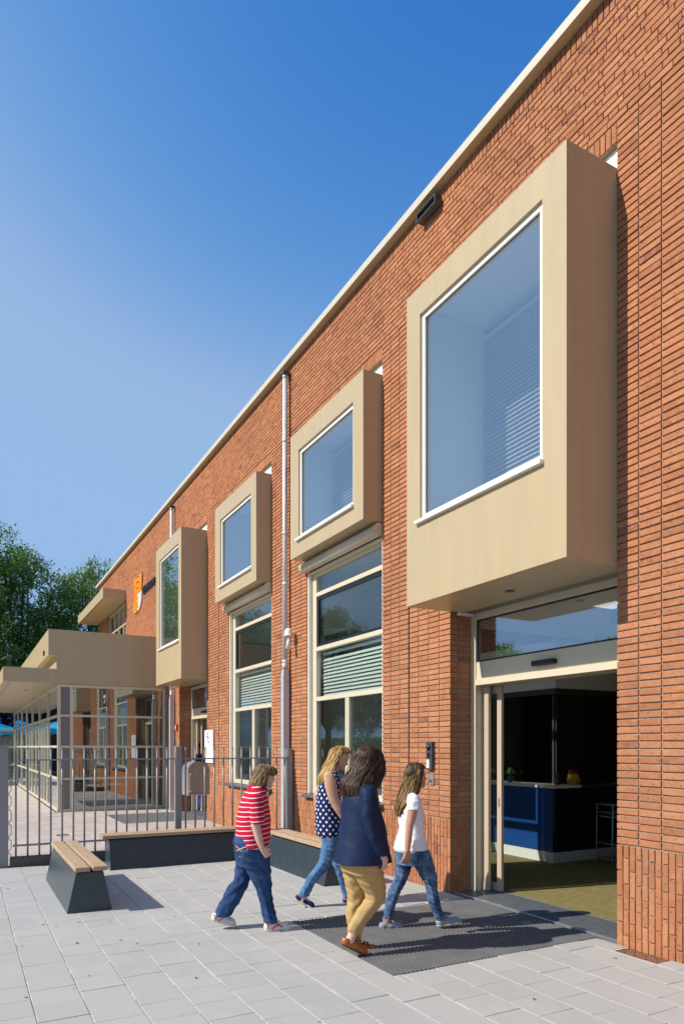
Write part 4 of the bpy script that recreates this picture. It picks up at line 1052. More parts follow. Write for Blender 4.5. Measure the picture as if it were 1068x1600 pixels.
tree(3.4, 55, 17.6, 1, 1.9, 'leafy tree just right of the tallest one, over the tan roof slab', 0.95)
tree(9.2, 57, 17.2, 2, 3.3, 'rounder leafy tree touching the end of the brick building')
tree(-6.5, 56, 16.5, 1, 4.1, 'leafy tree out of frame left of the tallest one')
tree(-9.5, 47, 12.5, 2, 0.9, 'leafy tree on the far left side that shows in the window reflections')
tree(-14.5, 47, 13.2, 0, 2.7, 'broad leafy tree opposite the wall, mirrored in the tall window')
tree(-17.5, 42.5, 10.3, 1, 1.2, 'low leafy tree opposite the wall, mirrored at the edge of the tall window', 1.2)
tree(-17.0, 33, 8.6, 2, 5.1, 'low bushy tree opposite the entrance side', 1.3)
tree(-19.5, 24, 8.0, 0, 3.1, 'low bushy tree furthest to the near side, opposite the entrance', 1.3)
tree(-24, 38, 9.5, 1, 0.3, 'bushy tree behind the other trees opposite the wall', 1.4)
hd = empty('hedge', (-19, 34, 0), label='clipped dark green hedge under the trees opposite the building', cat='hedge')
hn = np.random.default_rng(4); n_ = 26000
hp = np.stack([-19 + hn.uniform(-0.7, 0.7, n_), hn.uniform(14, 62, n_), hn.uniform(0, 2.4, n_)], 1)
hu = hn.normal(0, 1, (n_, 3)); hu /= np.linalg.norm(hu, axis=1)[:, None]; hv = np.cross(hu, hn.normal(0, 1, (n_, 3))); hv /= np.linalg.norm(hv, axis=1)[:, None]
hq = np.stack([hp - hu * 0.12, hp + hv * 0.06, hp + hu * 0.12, hp - hv * 0.06], 1).reshape(-1, 3) - np.array([-19, 34, 0])
me = bpy.data.meshes.new('hedge_leaves'); me.vertices.add(len(hq)); me.vertices.foreach_set('co', hq.ravel()); me.loops.add(n_ * 4); me.loops.foreach_set('vertex_index', np.arange(n_ * 4)); me.polygons.add(n_); me.polygons.foreach_set('loop_start', np.arange(n_) * 4)
me.update(calc_edges=True); me.polygons.foreach_set('use_smooth', np.zeros(n_, bool)); at = me.attributes.new('rnd', 'FLOAT', 'FACE'); at.data.foreach_set('value', hn.random(n_).astype(np.float32)); me.materials.append(M['leaf'])
link('hedge_leaves', me, hd, (-19, 34, 0), kind='stuff')

# fallen leaves and grit on the paving
lm = MB(); lr_ = random.Random(12)
for k in range(46):
    x, y = lr_.uniform(0.2, 4.6), lr_.uniform(3.0, 10.2)
    if k < 3: x, y = ((0.66, 5.02), (4.45, 3.72), (0.95, 6.9))[k]
    if 2.6 < x < 4.8 and 4.1 < y < 6.1: continue
    a = lr_.uniform(0, 6.3); l = lr_.uniform(0.008, 0.026); wd = l * 0.45; z = 0.004
    d = Vector((math.cos(a), math.sin(a), 0)); n_ = Vector((-d.y, d.x, 0)); c_ = Vector((x, y, z))
    lm.add([c_ - d * l, c_ + n_ * wd + Vector((0, 0, 0.003)), c_ + d * l, c_ - n_ * wd + Vector((0, 0, 0.002))], [(0, 1, 2, 3)])
fl = lm.build('fallen_leaves', leafm, None, kind='stuff'); props(fl, 'few tiny fallen leaves scattered over the grey paving', 'fallen leaves')
# ------------------------------------------------------------------ people (surfaces grown from distance fields)
def surface_nets(F, lo, h):
    """naive surface nets; F<0 inside. returns verts, quads"""
    nx, ny, nz = F.shape
    S_ = F < 0
    acc = np.zeros((nx - 1, ny - 1, nz - 1, 3), np.float32); cnt = np.zeros((nx - 1, ny - 1, nz - 1), np.float32)
    ax = [np.array([1, 0, 0]), np.array([0, 1, 0]), np.array([0, 0, 1])]
    sl_ = lambda o, n: slice(o, o + n)
    quads = []
    cross = {}
    for a in range(3):
        e = ax[a]
        A = F[:nx - e[0], :ny - e[1], :nz - e[2]]; Bq = F[e[0]:, e[1]:, e[2]:]
        X = (A < 0) != (Bq < 0)
        with np.errstate(divide='ignore', invalid='ignore'): t = np.where(X, A / (A - Bq), 0).astype(np.float32)
        cross[a] = (X, A < 0)
        b, c = (a + 1) % 3, (a + 2) % 3
        for ob in (0, 1):
            for oc in (0, 1):
                o = [0, 0, 0]; o[b] = ob; o[c] = oc
                sx, sy, sz = sl_(o[0], nx - 1), sl_(o[1], ny - 1), sl_(o[2], nz - 1)
                m = X[sx, sy, sz]; tt = t[sx, sy, sz]
                cnt += m
                for d in range(3):
                    if d == a: acc[..., d] += np.where(m, tt, 0)
                    elif o[d]: acc[..., d] += m
    act = cnt > 0
    idx = -np.ones(act.shape, np.int64); ii = np.argwhere(act); idx[act] = np.arange(len(ii))
    V = (ii + acc[act] / cnt[act][:, None]) * h + np.array(lo)
    for a in range(3):
        X, neg = cross[a]; b, c = (a + 1) % 3, (a + 2) % 3
        p = np.argwhere(X); sh = act.shape
        ok = (p[:, b] > 0) & (p[:, c] > 0) & (p[:, b] < sh[b]) & (p[:, c] < sh[c]) & (p[:, a] < sh[a]); p = p[ok]
        if not len(p): continue
        sg = neg[tuple(p.T)]
        def g(db, dc):
            q = p.copy(); q[:, b] -= db; q[:, c] -= dc; return idx[tuple(q.T)]
        Q = np.stack([g(1, 1), g(0, 1), g(0, 0), g(1, 0)], 1)
        Q[~sg] = Q[~sg][:, ::-1]; quads.append(Q)
    return V, np.concatenate(quads)

def seg_t(P, a, b):
    ab = b - a; return np.clip(((P - a) @ ab) / max(float(ab @ ab), 1e-9), 0, 1)
class Cap:
    def __init__(s, a, b, ra, rb, sc=(1, 1, 1), k=0.02, op='u'):
        s.a, s.b, s.ra, s.rb, s.sc, s.k, s.op = np.array(a, float), np.array(b, float), ra, rb, np.array(sc, float), k, op
        R = max(ra, rb); s.lo = np.minimum(s.a, s.b) - R * s.sc; s.hi = np.maximum(s.a, s.b) + R * s.sc
    def d(s, P):
        Q = P / s.sc; a, b = s.a / s.sc, s.b / s.sc; t = seg_t(Q, a, b)
        return (np.linalg.norm(Q - (a + t[:, None] * (b - a)), axis=1) - (s.ra + (s.rb - s.ra) * t)) * s.sc.min()
class Loft:
    """rows: (z, cx, cy, a, b) half depth a (x), half width b (y)"""
    def __init__(s, rows, k=0.02, op='u', grow=0.0, pw=2.2, wr=0.0, wf=(40, 90), seed=0, endr=0.012):
        r = np.array(sorted(rows), float); s.r = r; s.k, s.op, s.g, s.pw, s.wr, s.wf, s.seed, s.endr = k, op, grow, pw, wr, wf, seed, endr
        s.lo = np.array([(r[:, 1] - r[:, 3]).min(), (r[:, 2] - r[:, 4]).min(), r[0, 0]]) - abs(grow) - 0.01
        s.hi = np.array([(r[:, 1] + r[:, 3]).max(), (r[:, 2] + r[:, 4]).max(), r[-1, 0]]) + abs(grow) + 0.01
    def at(s, z): return [np.interp(z, s.r[:, 0], s.r[:, i]) for i in (1, 2, 3, 4)]
    def d(s, P):
        cx, cy, a, b = s.at(P[:, 2]); a = np.maximum(a + s.g, 0.004); b = np.maximum(b + s.g, 0.004)
        dx, dy = P[:, 0] - cx, P[:, 1] - cy
        q = (np.abs(dx / a) ** s.pw + np.abs(dy / b) ** s.pw) ** (1 / s.pw)
        d = (q - 1) * np.minimum(a, b)
        if s.wr:
            th = np.arctan2(dy / b, dx / a); z = P[:, 2]; f1, f2 = s.wf
            d = d + s.wr * (np.sin(z * f1 + 2.1 * np.sin(th * 2 + s.seed) + s.seed) * (0.5 + 0.5 * np.sin(th * 1.5 + z * 9 + s.seed)) + 0.6 * np.sin(z * f2 + 3 * np.cos(th + s.seed * 2) + dx * 30)
                            + 0.5 * np.sin(th * 7 + z * 6 + s.seed))
        e = np.maximum(s.r[0, 0] - s.g * 0 - P[:, 2], P[:, 2] - s.r[-1, 0])
        return np.maximum(d, e + 0.0)
def grow_mesh(name, prims, mat, parent, h=0.0065, cuts=(), post=None, loc=None, smooth=1, uv=None, mats=None, matfn=None, **k):
    us = [p for p in prims if p.op == 'u']
    lo = np.min([p.lo for p in us], 0) - 0.02; hi = np.max([p.hi for p in us], 0) + 0.02
    n = np.ceil((hi - lo) / h).astype(int) + 1
    F = np.full(n, 0.2, np.float32)
    X = [lo[i] + np.arange(n[i]) * h for i in range(3)]
    for p in prims:
        mg = 0.03 + p.k
        i0 = np.maximum(((p.lo - mg - lo) / h).astype(int), 0); i1 = np.minimum(((p.hi + mg - lo) / h).astype(int) + 2, n)
        if (i1 <= i0).any(): continue
        sub = tuple(slice(i0[i], i1[i]) for i in range(3))
        G = np.stack(np.meshgrid(*[X[i][sub[i]] for i in range(3)], indexing='ij'), -1).reshape(-1, 3)
        d = p.d(G).astype(np.float32).reshape(F[sub].shape); f = F[sub]; kk = p.k
        if p.op == 'u':
            hh = np.clip(0.5 + 0.5 * (f - d) / kk, 0, 1); F[sub] = f * (1 - hh) + d * hh - kk * hh * (1 - hh)
        elif p.op == 's':
            d = -d; hh = np.clip(0.5 - 0.5 * (f - d) / kk, 0, 1); F[sub] = f * (1 - hh) + d * hh + kk * hh * (1 - hh)
    if post is not None or cuts:
        G = np.stack(np.meshgrid(*X, indexing='ij'), -1)
        for (pt, nn) in cuts:   # remove the side nn points to
            F = np.maximum(F, ((G - np.array(pt)) @ np.array(nn)).astype(np.float32))
        if post is not None: F = post(G, F).astype(np.float32)
    F[0], F[-1], F[:, 0], F[:, -1], F[:, :, 0], F[:, :, -1] = (0.2,) * 6
    V, Q = surface_nets(F, lo, h)
    me = bpy.data.meshes.new(name)
    me.vertices.add(len(V)); me.vertices.foreach_set('co', V.astype(np.float32).ravel())
    me.loops.add(Q.size); me.loops.foreach_set('vertex_index', Q.ravel().astype(np.int32))
    me.polygons.add(len(Q)); me.polygons.foreach_set('loop_start', np.arange(len(Q), dtype=np.int32) * 4)
    me.update(calc_edges=True); me.validate()
    me.polygons.foreach_set('use_smooth', [True] * len(me.polygons))
    if uv is not None:
        at = me.attributes.new('puv', 'FLOAT_VECTOR', 'POINT'); at.data.foreach_set('vector', uv(V).astype(np.float32).ravel())
    for m in (mats or [mat]): me.materials.append(m)
    if matfn is not None:
        c = np.zeros(len(me.polygons) * 3, np.float32); me.polygons.foreach_get('center', c)
        me.polygons.foreach_set('material_index', matfn(c.reshape(-1, 3)).astype(np.int32))
    o = bpy.data.objects.new(name, me); COL.objects.link(o)
    if parent: o.parent = parent
    props(o, **k); return o

def cloth(name, c, var=0.10, rough=0.85, scale=9, bs=0.35, bscale=28, weave=0.0, **k):
    m, t, o = NT(name); n = noise(t, pos(t, (1, 1, 1), True), scale, 5)
    col = ramp(t, n, [(0.3, [x * (1 - var) for x in c]), (0.7, [min(1, x * (1 + var)) for x in c])]).outputs[0]
    b = noise(t, pos(t, (1, 1, 1), True), bscale, 5, 0.6, 0.8)
    surf(t, o, col, rough, 0, b, bs, 0.012, 0.2, **k); return m
def denim(name, dark, light, wash=0.5):
    m, t, o = NT(name); v = pos(t, (1, 1, 1), True)
    n = noise(t, v, 7, 6, 0.65, 0.5); n2 = noise(t, pos(t, (1, 1, 0.25), True), 60, 5, 0.7)
    f = math_(t, 'ADD', math_(t, 'MULTIPLY', n, 0.65), math_(t, 'MULTIPLY', n2, 0.35))
    col = ramp(t, f, [(0.40, dark), (0.66, light)]).outputs[0]
    b = noise(t, pos(t, (0.5, 0.5, 1.6), True), 24, 5, 0.6, 1.0)
    surf(t, o, col, 0.85, 0, b, 0.35, 0.008, 0.2); return m
def striped():
    m, t, o = NT('red_white_striped_cotton')
    at = N(t, 'ShaderNodeAttribute', attribute_name='puv'); sx = N(t, 'ShaderNodeSeparateXYZ'); t.links.new(at.outputs['Vector'], sx.inputs[0])
    ph = math_(t, 'FRACT', math_(t, 'DIVIDE', sx.outputs[2], 0.0415))
    w_ = ramp(t, ph, [(0.0, 0), (0.02, 1), (0.17, 1), (0.19, 0)]).outputs[0]
    n = noise(t, pos(t, (1, 1, 1), True), 8, 5)
    red = ramp(t, n, [(0.3, (0.40, 0.006, 0.030)), (0.7, (0.56, 0.010, 0.045))]).outputs[0]
    col = mixc(t, w_, red, (0.78, 0.74, 0.76))
    surf(t, o, col, 0.85, 0, noise(t, pos(t, (1, 1, 1), True), 24, 5, 0.6, 0.8), 0.4, 0.012, 0.2); return m
def dotted():
    m, t, o = NT('navy_polka_dot_fabric')
    at = N(t, 'ShaderNodeAttribute', attribute_name='puv'); sx = N(t, 'ShaderNodeSeparateXYZ'); t.links.new(at.outputs['Vector'], sx.inputs[0])
    dist = None
    for off in (0.0, 0.5):
        u = math_(t, 'ADD', math_(t, 'DIVIDE', sx.outputs[0], 0.080), off); v = math_(t, 'ADD', math_(t, 'DIVIDE', sx.outputs[2], 0.080), off)
        a = math_(t, 'SUBTRACT', math_(t, 'FRACT', u), 0.5); b = math_(t, 'SUBTRACT', math_(t, 'FRACT', v), 0.5)
        d = math_(t, 'SQRT', math_(t, 'ADD', math_(t, 'MULTIPLY', a, a), math_(t, 'MULTIPLY', b, b)))
        dist = d if dist is None else math_(t, 'MINIMUM', dist, d)
    dot = ramp(t, dist, [(0.140, 1), (0.165, 0)]).outputs[0]
    col = mixc(t, dot, (0.010, 0.018, 0.085), (0.78, 0.80, 0.84))
    surf(t, o, col, 0.8, 0, noise(t, pos(t, (1, 1, 1), True), 22, 5, 0.6, 0.8), 0.4, 0.012, 0.2); return m
def hairmat(name, c0, c1, c2):
    m, t, o = NT(name); at = N(t, 'ShaderNodeAttribute', attribute_name='rnd')
    n = noise(t, pos(t, (60, 60, 3), True), 2.2, 4, 0.6, 0.4)
    f = math_(t, 'ADD', math_(t, 'MULTIPLY', n, 0.6), math_(t, 'MULTIPLY', at.outputs['Fac'], 0.5))
    col = ramp(t, f, [(0.25, c0), (0.52, c1), (0.82, c2)]).outputs[0]
    surf(t, o, col, 0.5, 0, n, 0.35, 0.006, 0.35); return m
def skin(name, c):
    m, t, o = NT(name); n = noise(t, pos(t, (1, 1, 1), True), 22, 4)
    col = ramp(t, n, [(0.3, [c[0] * 0.95, c[1] * 0.90, c[2] * 0.88]), (0.7, c)]).outputs[0]
    surf(t, o, col, 0.5, 0, noise(t, pos(t, (1, 1, 1), True), 150, 3), 0.08, 0.002, 0.4); return m
M['skinA'] = skin('fair_skin', (0.66, 0.42, 0.33)); M['skinB'] = skin('warm_skin', (0.60, 0.35, 0.235)); M['skinC'] = skin('tanned_skin', (0.50, 0.285, 0.19))
M['lip'] = plain('lip', (0.45, 0.13, 0.12), 0.4, 0.05, bs=0); M['eyew'] = plain('eye_white', (0.7, 0.68, 0.66), 0.2, 0, bs=0); M['brow'] = plain('brow_hair', (0.08, 0.045, 0.03), 0.7, 0.1)
M['sole'] = plain('pale_rubber_sole', (0.62, 0.60, 0.55), 0.7, 0.06, 30); M['brownsole'] = plain('brown_sole', (0.10, 0.04, 0.02), 0.6, 0.1)
M['soleblack'] = plain('black_sole', (0.02, 0.02, 0.02), 0.6, 0.1); M['lace'] = plain('shoe_lace', (0.72, 0.66, 0.68), 0.8, 0.05)

class Person:
    def __init__(s, foot, ang, label, skinm, h=0.0055):
        """foot: ground pixel under the body's centre line; ang: heading in world degrees"""
        px, py = foot; D = CF * CH / (py - HY); l = (px - CX) / CF * D
        s.R = np.array([l * CS + D * SN, -l * SN + D * CS]); a = math.radians(ang); s.ang = a
        s.F = np.array([math.cos(a), math.sin(a)]); s.L = np.array([-math.sin(a), math.cos(a)])
        s.label, s.skin, s.h = label, skinm, h; s.body = []; s.o = None
    def J(s, px, py, lat=0.0):
        k = (px - CX) / CF; d = np.array([SN + k * CS, CS - k * SN])
        D = (s.R @ s.L + lat) / (d @ s.L); P = d * D; s.lastD = D
        return np.array([(P - s.R) @ s.F, lat, CH + (HY - py) * D / CF])
    def rows(s, data, lat=0.0, hw=0.1, g=0.0):
        """data: (py, px_left, px_right[, lat[, hw]])"""
        out = []
        for r in data:
            py, x0, x1 = r[:3]; la = r[3] if len(r) > 3 else lat; b = r[4] if len(r) > 4 else hw
            c = s.J((x0 + x1) / 2, py, la); D = s.lastD; k = ((x0 + x1) / 2 - CX) / CF
            d = np.array([SN + k * CS, CS - k * SN]); n = np.array([d[1], -d[0]]) / np.linalg.norm(d)
            cosf = abs(n @ s.F); sinf = abs(n @ s.L); w_ = (x1 - x0) / 2 * D / CF / np.linalg.norm(d) * 1.0
            a = math.sqrt(max(w_ ** 2 - (b * sinf) ** 2, (w_ * 0.45) ** 2)) / max(cosf, 0.3)
            out.append((c[2], c[0], la, a + g, b + g))
        return out
    def head(s, c, sc, yaw=0, pitch=0, neck=None, nr=0.05):
        cy, sy, cp, sp = math.cos(math.radians(yaw)), math.sin(math.radians(yaw)), math.cos(math.radians(pitch)), math.sin(math.radians(pitch))
        Rm = np.array([[cy, -sy, 0], [sy, cy, 0], [0, 0, 1]]) @ np.array([[cp, 0, -sp], [0, 1, 0], [sp, 0, cp]])
        T = lambda x, y, z: c + Rm @ (np.array([x, y, z]) * sc)
        C = lambda a, b, ra, rb, k=0.015, op='u', q=(1, 1, 1): s.body.append(Cap(T(*a), T(*b), ra * sc, rb * sc, q, k * sc, op))
        s.T, s.Rm, s.hs = T, Rm, sc
        C((-0.025, 0, 0.045), (0.010, 0, 0.050), 0.083, 0.080, 0.02); C((-0.02, 0, 0.0), (0.02, 0, 0.0), 0.074, 0.072, 0.02)
        C((0.038, 0, 0.005), (0.052, 0, -0.065), 0.050, 0.036, 0.025); C((0.0, 0.045, -0.045), (0.062, 0.012, -0.088), 0.026, 0.020, 0.02); C((0.0, -0.045, -0.045), (0.062, -0.012, -0.088), 0.026, 0.020, 0.02)
        C((0.070, -0.008, -0.092), (0.070, 0.008, -0.092), 0.019, 0.019, 0.012)
        C((0.084, 0, 0.012), (0.106, 0, -0.022), 0.008, 0.0105, 0.010); C((0.100, 0.010, -0.028), (0.100, -0.010, -0.028), 0.007, 0.007, 0.006)
        for y in (-1, 1):
            C((0.074, 0.012 * y, 0.032), (0.062, 0.05 * y, 0.030), 0.012, 0.011, 0.012); C((0.062, 0.038 * y, -0.022), (0.05, 0.045 * y, -0.03), 0.020, 0.018, 0.02)
            C((-0.002, 0.072 * y, 0.015), (-0.008, 0.071 * y, -0.022), 0.015, 0.010, 0.008, q=(1, 0.45, 1))
            C((0.090, 0.031 * y, 0.010), (0.090, 0.033 * y, 0.010), 0.011, 0.011, 0.012, 's')
        C((0.086, -0.016, -0.050), (0.086, 0.016, -0.050), 0.0085, 0.0085, 0.006); C((0.084, -0.014, -0.063), (0.084, 0.014, -0.063), 0.009, 0.009, 0.006)
        if neck is not None: s.body.append(Cap(T(-0.025, 0, -0.04), neck, nr * sc, nr * 1.12, (1, 1, 1), 0.03))
        return T
    def eyes(s, smile=False):
        T, sc = s.T, s.hs
        for y in (-1, 1):
            m = MB(); ctr = T(0.078, 0.031 * y, 0.010)
            me = bpy.data.meshes.new('eye'); bm = bmesh.new(); bmesh.ops.create_uvsphere(bm, u_segments=12, v_segments=8, radius=0.0125 * sc); bm.to_mesh(me); bm.free(); me.materials.append(M['eyew'])
            o = bpy.data.objects.new('eye', me); COL.objects.link(o); o.parent = s.o; o.location = ctr
            p = T(0.088, 0.031 * y, 0.010); q = T(0.0915, 0.031 * y, 0.009); MBo = MB().tube([p, q], 0.0065 * sc, 10); iris = raw_obj('iris', MBo, M['brow'], s.o)
            raw_obj('eyebrow', MB().tube([T(0.089, 0.016 * y, 0.033), T(0.086, 0.032 * y, 0.039), T(0.076, 0.049 * y, 0.033)], [0.0035 * sc, 0.004 * sc, 0.002 * sc], 6), M['brow'], s.o)
            raw_obj('eyelash', MB().tube([T(0.092, 0.020 * y, 0.014), T(0.0935, 0.031 * y, 0.018), T(0.086, 0.044 * y, 0.013)], 0.0018 * sc, 5), M['brow'], s.o)
    def hand(s, w_, d, fw, pn, curl=0.5, sc=1.0, side=1):
        """w_ wrist, d hand direction, fw thumb side direction, pn palm normal"""
        d = np.array(d, float); d /= np.linalg.norm(d); fw = np.array(fw, float); fw -= d * (fw @ d); fw /= np.linalg.norm(fw)
        pn = np.array(pn, float); pn -= d * (pn @ d); pn -= fw * (pn @ fw); pn /= np.linalg.norm(pn)
        A = lambda a, b, ra, rb, k=0.008: s.body.append(Cap(a, b, ra * sc, rb * sc, (1, 1, 1), k))
        palm = 0.080 * sc
        for o_ in (-0.022, -0.007, 0.008, 0.022): A(w_ + d * 0.01 + fw * o_ * 0.6, w_ + d * palm * 0.95 + fw * o_ * sc, 0.015, 0.0125, 0.010)
        for o_, ln in ((0.030, 0.068), (0.010, 0.076), (-0.010, 0.071), (-0.028, 0.056)):
            b0 = w_ + d * palm + fw * o_ * sc * 0.95; an = curl; ln *= sc
            p1 = b0 + (d * math.cos(an) + pn * math.sin(an)) * ln * 0.45; an2 = an * 2.3; p2 = p1 + (d * math.cos(an2) + pn * math.sin(an2)) * ln * 0.33; an3 = an * 3.1; p3 = p2 + (d * math.cos(an3) + pn * math.sin(an3)) * ln * 0.22
            A(b0, p1, 0.0088, 0.0082, 0.005); A(p1, p2, 0.0082, 0.0076, 0.004); A(p2, p3, 0.0076, 0.0065, 0.004)
        t0 = w_ + d * 0.022 * sc + fw * 0.022 * sc; t1 = t0 + (d * 0.75 + fw * 0.6 + pn * 0.25) * 0.040 * sc; t2 = t1 + (d * 0.95 + pn * 0.5 + fw * 0.05) * 0.030 * sc
        A(t0, t1, 0.0135, 0.0105, 0.010); A(t1, t2, 0.0105, 0.0082, 0.005)
    def make(s):
        T = getattr(s, 'T', None)
        if T is not None:
            lc = T(0.090, 0, -0.056); r_ = 0.021 * s.hs
            fn = lambda c: ((np.abs((c - lc) @ s.Rm[:, 2]) < 0.0115 * s.hs) & (np.abs((c - lc) @ s.Rm[:, 1]) < r_) & (((c - lc) @ s.Rm[:, 0]) > -0.006)).astype(int)
        else: fn = None
        s.o = grow_mesh('person', s.body, s.skin, None, h=s.h, mats=[s.skin, M['lip']], matfn=fn, label=s.label, cat='person')
        s.o.location = (s.R[0], s.R[1], 0); s.o.rotation_euler = (0, 0, s.ang)
        if s.h < 0.008: s.eyes()
        return s.o
    def wear(s, name, prims, mat, h=0.0065, **k): return grow_mesh(name, prims, mat, s.o, h=h, **k)
    def shoe(s, heel, toe, lat, mat, solemat, hgt=0.075, wd=0.040, lace=None, open_=0.0, name='shoe'):
        """heel, toe: pixel points of the underside at heel and toe"""
        a = s.J(heel[0], heel[1], lat); b = s.J(toe[0], toe[1], lat); 
        u = (b - a); L = np.linalg.norm(u); u /= L; n = np.array([-u[2], 0, u[0]]); n = n if n[2] > 0 else -n
        P = lambda f, hh: a + u * L * f + n * hh
        up = [Cap(P(0.13, 0.040), P(0.42, 0.038), wd * 0.92, wd, (1, 0.95, 1), 0.02), Cap(P(0.42, 0.036), P(0.78, 0.028), wd, wd * 0.98, (1, 1.02, 1), 0.02), Cap(P(0.78, 0.026), P(0.90, 0.020), wd * 0.92, wd * 0.62, (1, 1.05, 1), 0.02),
              Cap(P(0.13, 0.05), P(0.16, hgt - 0.02), wd * 0.78, wd * 0.72, (1, 0.9, 1), 0.02), Cap(P(0.18, hgt - 0.03), P(0.46, hgt * 0.62), wd * 0.72, wd * 0.70, (1, 0.9, 1), 0.02)]
        hole = Cap(P(0.12, hgt + 0.004), P(0.40, hgt + 0.002), 0.026, 0.022, (1, 0.9, 1), 0.006, 's')
        st = 0.021 if lace is not None and lace is M['lace'] else 0.012; cut = [(P(0, st), -n)]
        sh = s.wear(name, up + [hole], mat, h=0.005, cuts=cut)
        so_ = [Cap(p.a, p.b, p.ra + 0.006, p.rb + 0.006, tuple(p.sc), 0.02) for p in up[:3]]
        g = s.wear('sole', so_, solemat, h=0.005, cuts=[(P(0, 0.0), -n), (P(0, st + 0.001), n)]); g.parent = sh
        if lace is not None:
            m = MB()
            for q in range(4):
                f = 0.44 + q * 0.075; top = 0.036 - q * 0.0025 + wd * (0.98 - 0.03 * q) + 0.004
                m.tube([P(f, top - 0.014) + np.array([0, -0.028, 0]), P(f + 0.01, top), P(f, top - 0.014) + np.array([0, 0.028, 0])], 0.0048, 6)
            t_ = 0.036 + wd + 0.006
            m.tube([P(0.42, t_), P(0.36, t_ + 0.022) + np.array([0, -0.022, 0]), P(0.46, t_ + 0.012) + np.array([0, -0.040, 0]), P(0.50, t_ - 0.012) + np.array([0, -0.044, 0])], 0.0042, 6)
            m.tube([P(0.43, t_), P(0.52, t_ + 0.012) + np.array([0, -0.018, 0]), P(0.56, t_ - 0.008) + np.array([0, -0.036, 0])], 0.0042, 6)
            o_ = raw_obj('lace', m, lace, s.o); o_.parent = sh
        # foot and ankle inside
        s_f = [Cap(P(0.15, 0.05), P(0.7, 0.03), 0.03, 0.028)]
        return sh
    def hair(s, data, mat, lat=0.0, cut=None, nst=420, seed=1, curl=1.0, facehalf=62, hair_top=None, spread=0.010, length_var=0.02, base_k=0.02, extra=(), r0=0.0042):
        """data: silhouette rows (py, x0, x1[, lat[, hw]]) from crown to tips; cut=(px limit, py hairline): hair is open in front of / below"""
        R_ = s.rows(data, lat); lf = Loft(R_, pw=2.0, wr=0.0035, wf=(6, 14), seed=seed)
        fd = s.Rm[:, 0]; ctr = s.T(0, 0, 0); hs = s.hs
        pr = [lf, Cap(s.T(-0.030, 0, 0.048), s.T(0.012, 0, 0.052), 0.0915 * hs, 0.089 * hs, (1, 1, 1), 0.03)] + list(extra)
        lim = None
        if cut is not None:
            e = s.J(cut[0], cut[1], lat); lim = float((e - ctr) @ fd); zh = e[2]
        def post(G, Fg):
            th = np.arctan2(G[..., 1] - lat, G[..., 0] - ctr[0])
            Fg = Fg + 0.0022 * np.sin(th * 34 + G[..., 2] * 10 + 2 * np.sin(G[..., 2] * 22)) + 0.0016 * np.sin(th * 71 + G[..., 2] * 25)
            if lim is not None:
                dd = (G - ctr) @ fd
                region = np.minimum(dd - lim, zh - G[..., 2]) + 0.006 * np.sin(G[..., 1] * 160)
                Fg = np.maximum(Fg, region)
            return Fg
        base = grow_mesh('hair', pr, mat, s.o, h=0.006, post=post)
        # loose strands over the surface
        rng = np.random.default_rng(seed); V = []; Q = []; Rn = []
        z = np.array([r[0] for r in sorted(R_, reverse=True)]); zt, zb = z[0], z[-1]
        for i in range(nst):
            th = rng.uniform(-math.pi, math.pi); ze = zb + (zt - zb) * abs(rng.normal(0, 0.10)) - abs(rng.normal(0, length_var)); 
            t0 = zt - (zt - zb) * rng.uniform(0.0, 0.35) * (rng.random() < 0.6) ; pts = []; w0 = rng.normal(0, 0.10); ph = rng.uniform(0, 6.28); amp = rng.uniform(0.002, spread) * (2.6 if rng.random() < 0.07 else 1.0)
            for q in range(15):
                zz = t0 + (ze - t0) * q / 14; cx, cy, a, b = lf.at(np.clip(zz, zb, zt)); tt = th + w0 * q / 14 + 0.05 * math.sin(ph + q * 0.7)
                k_ = 1.0 + 0.03 * math.sin(ph * 3 + q * 0.5)
                k_ *= 1.02; p = np.array([cx + a * math.cos(tt) * k_ + amp * math.sin(ph + q * 0.45), cy + b * math.sin(tt) * k_ + amp * math.cos(ph + q * 0.5), zz])
                ca, cb = pr[1].a, pr[1].b; tq = np.clip(((p - ca) @ (cb - ca)) / ((cb - ca) @ (cb - ca)), 0, 1); cc = ca + tq * (cb - ca); dv = p - cc; dl = np.linalg.norm(dv)
                if dl < pr[1].ra + 0.003: p = cc + dv / max(dl, 1e-6) * (pr[1].ra + 0.003)
                if lim is not None and (p - ctr) @ fd > lim - 0.004 and zz < zh + 0.004: break
                pts.append(p)
            if len(pts) < 4: continue
            pts = np.array(pts); r_ = r0 * rng.uniform(0.6, 1.25); n = len(pts); bidx = sum(len(v) for v in V)
            tg = np.gradient(pts, axis=0); tg /= np.linalg.norm(tg, axis=1)[:, None]; u = np.cross(tg, [0.3, 0.5, 0.8]); u /= np.linalg.norm(u, axis=1)[:, None]; v = np.cross(tg, u)
            rr = r_ * np.minimum(1, np.minimum(np.arange(n) + 0.6, (n - np.arange(n)) * 0.45))[:, None]
            rr = np.minimum(rr, r_)
            ring_ = np.stack([pts + u * rr, pts + v * rr * 0.7, pts - u * rr, pts - v * rr * 0.7], 1).reshape(-1, 3); V.append(ring_)
            for q in range(n - 1):
                for k_ in range(4): Q.append((bidx + q * 4 + k_, bidx + q * 4 + (k_ + 1) % 4, bidx + q * 4 + 4 + (k_ + 1) % 4, bidx + q * 4 + 4 + k_)); Rn.append(i)
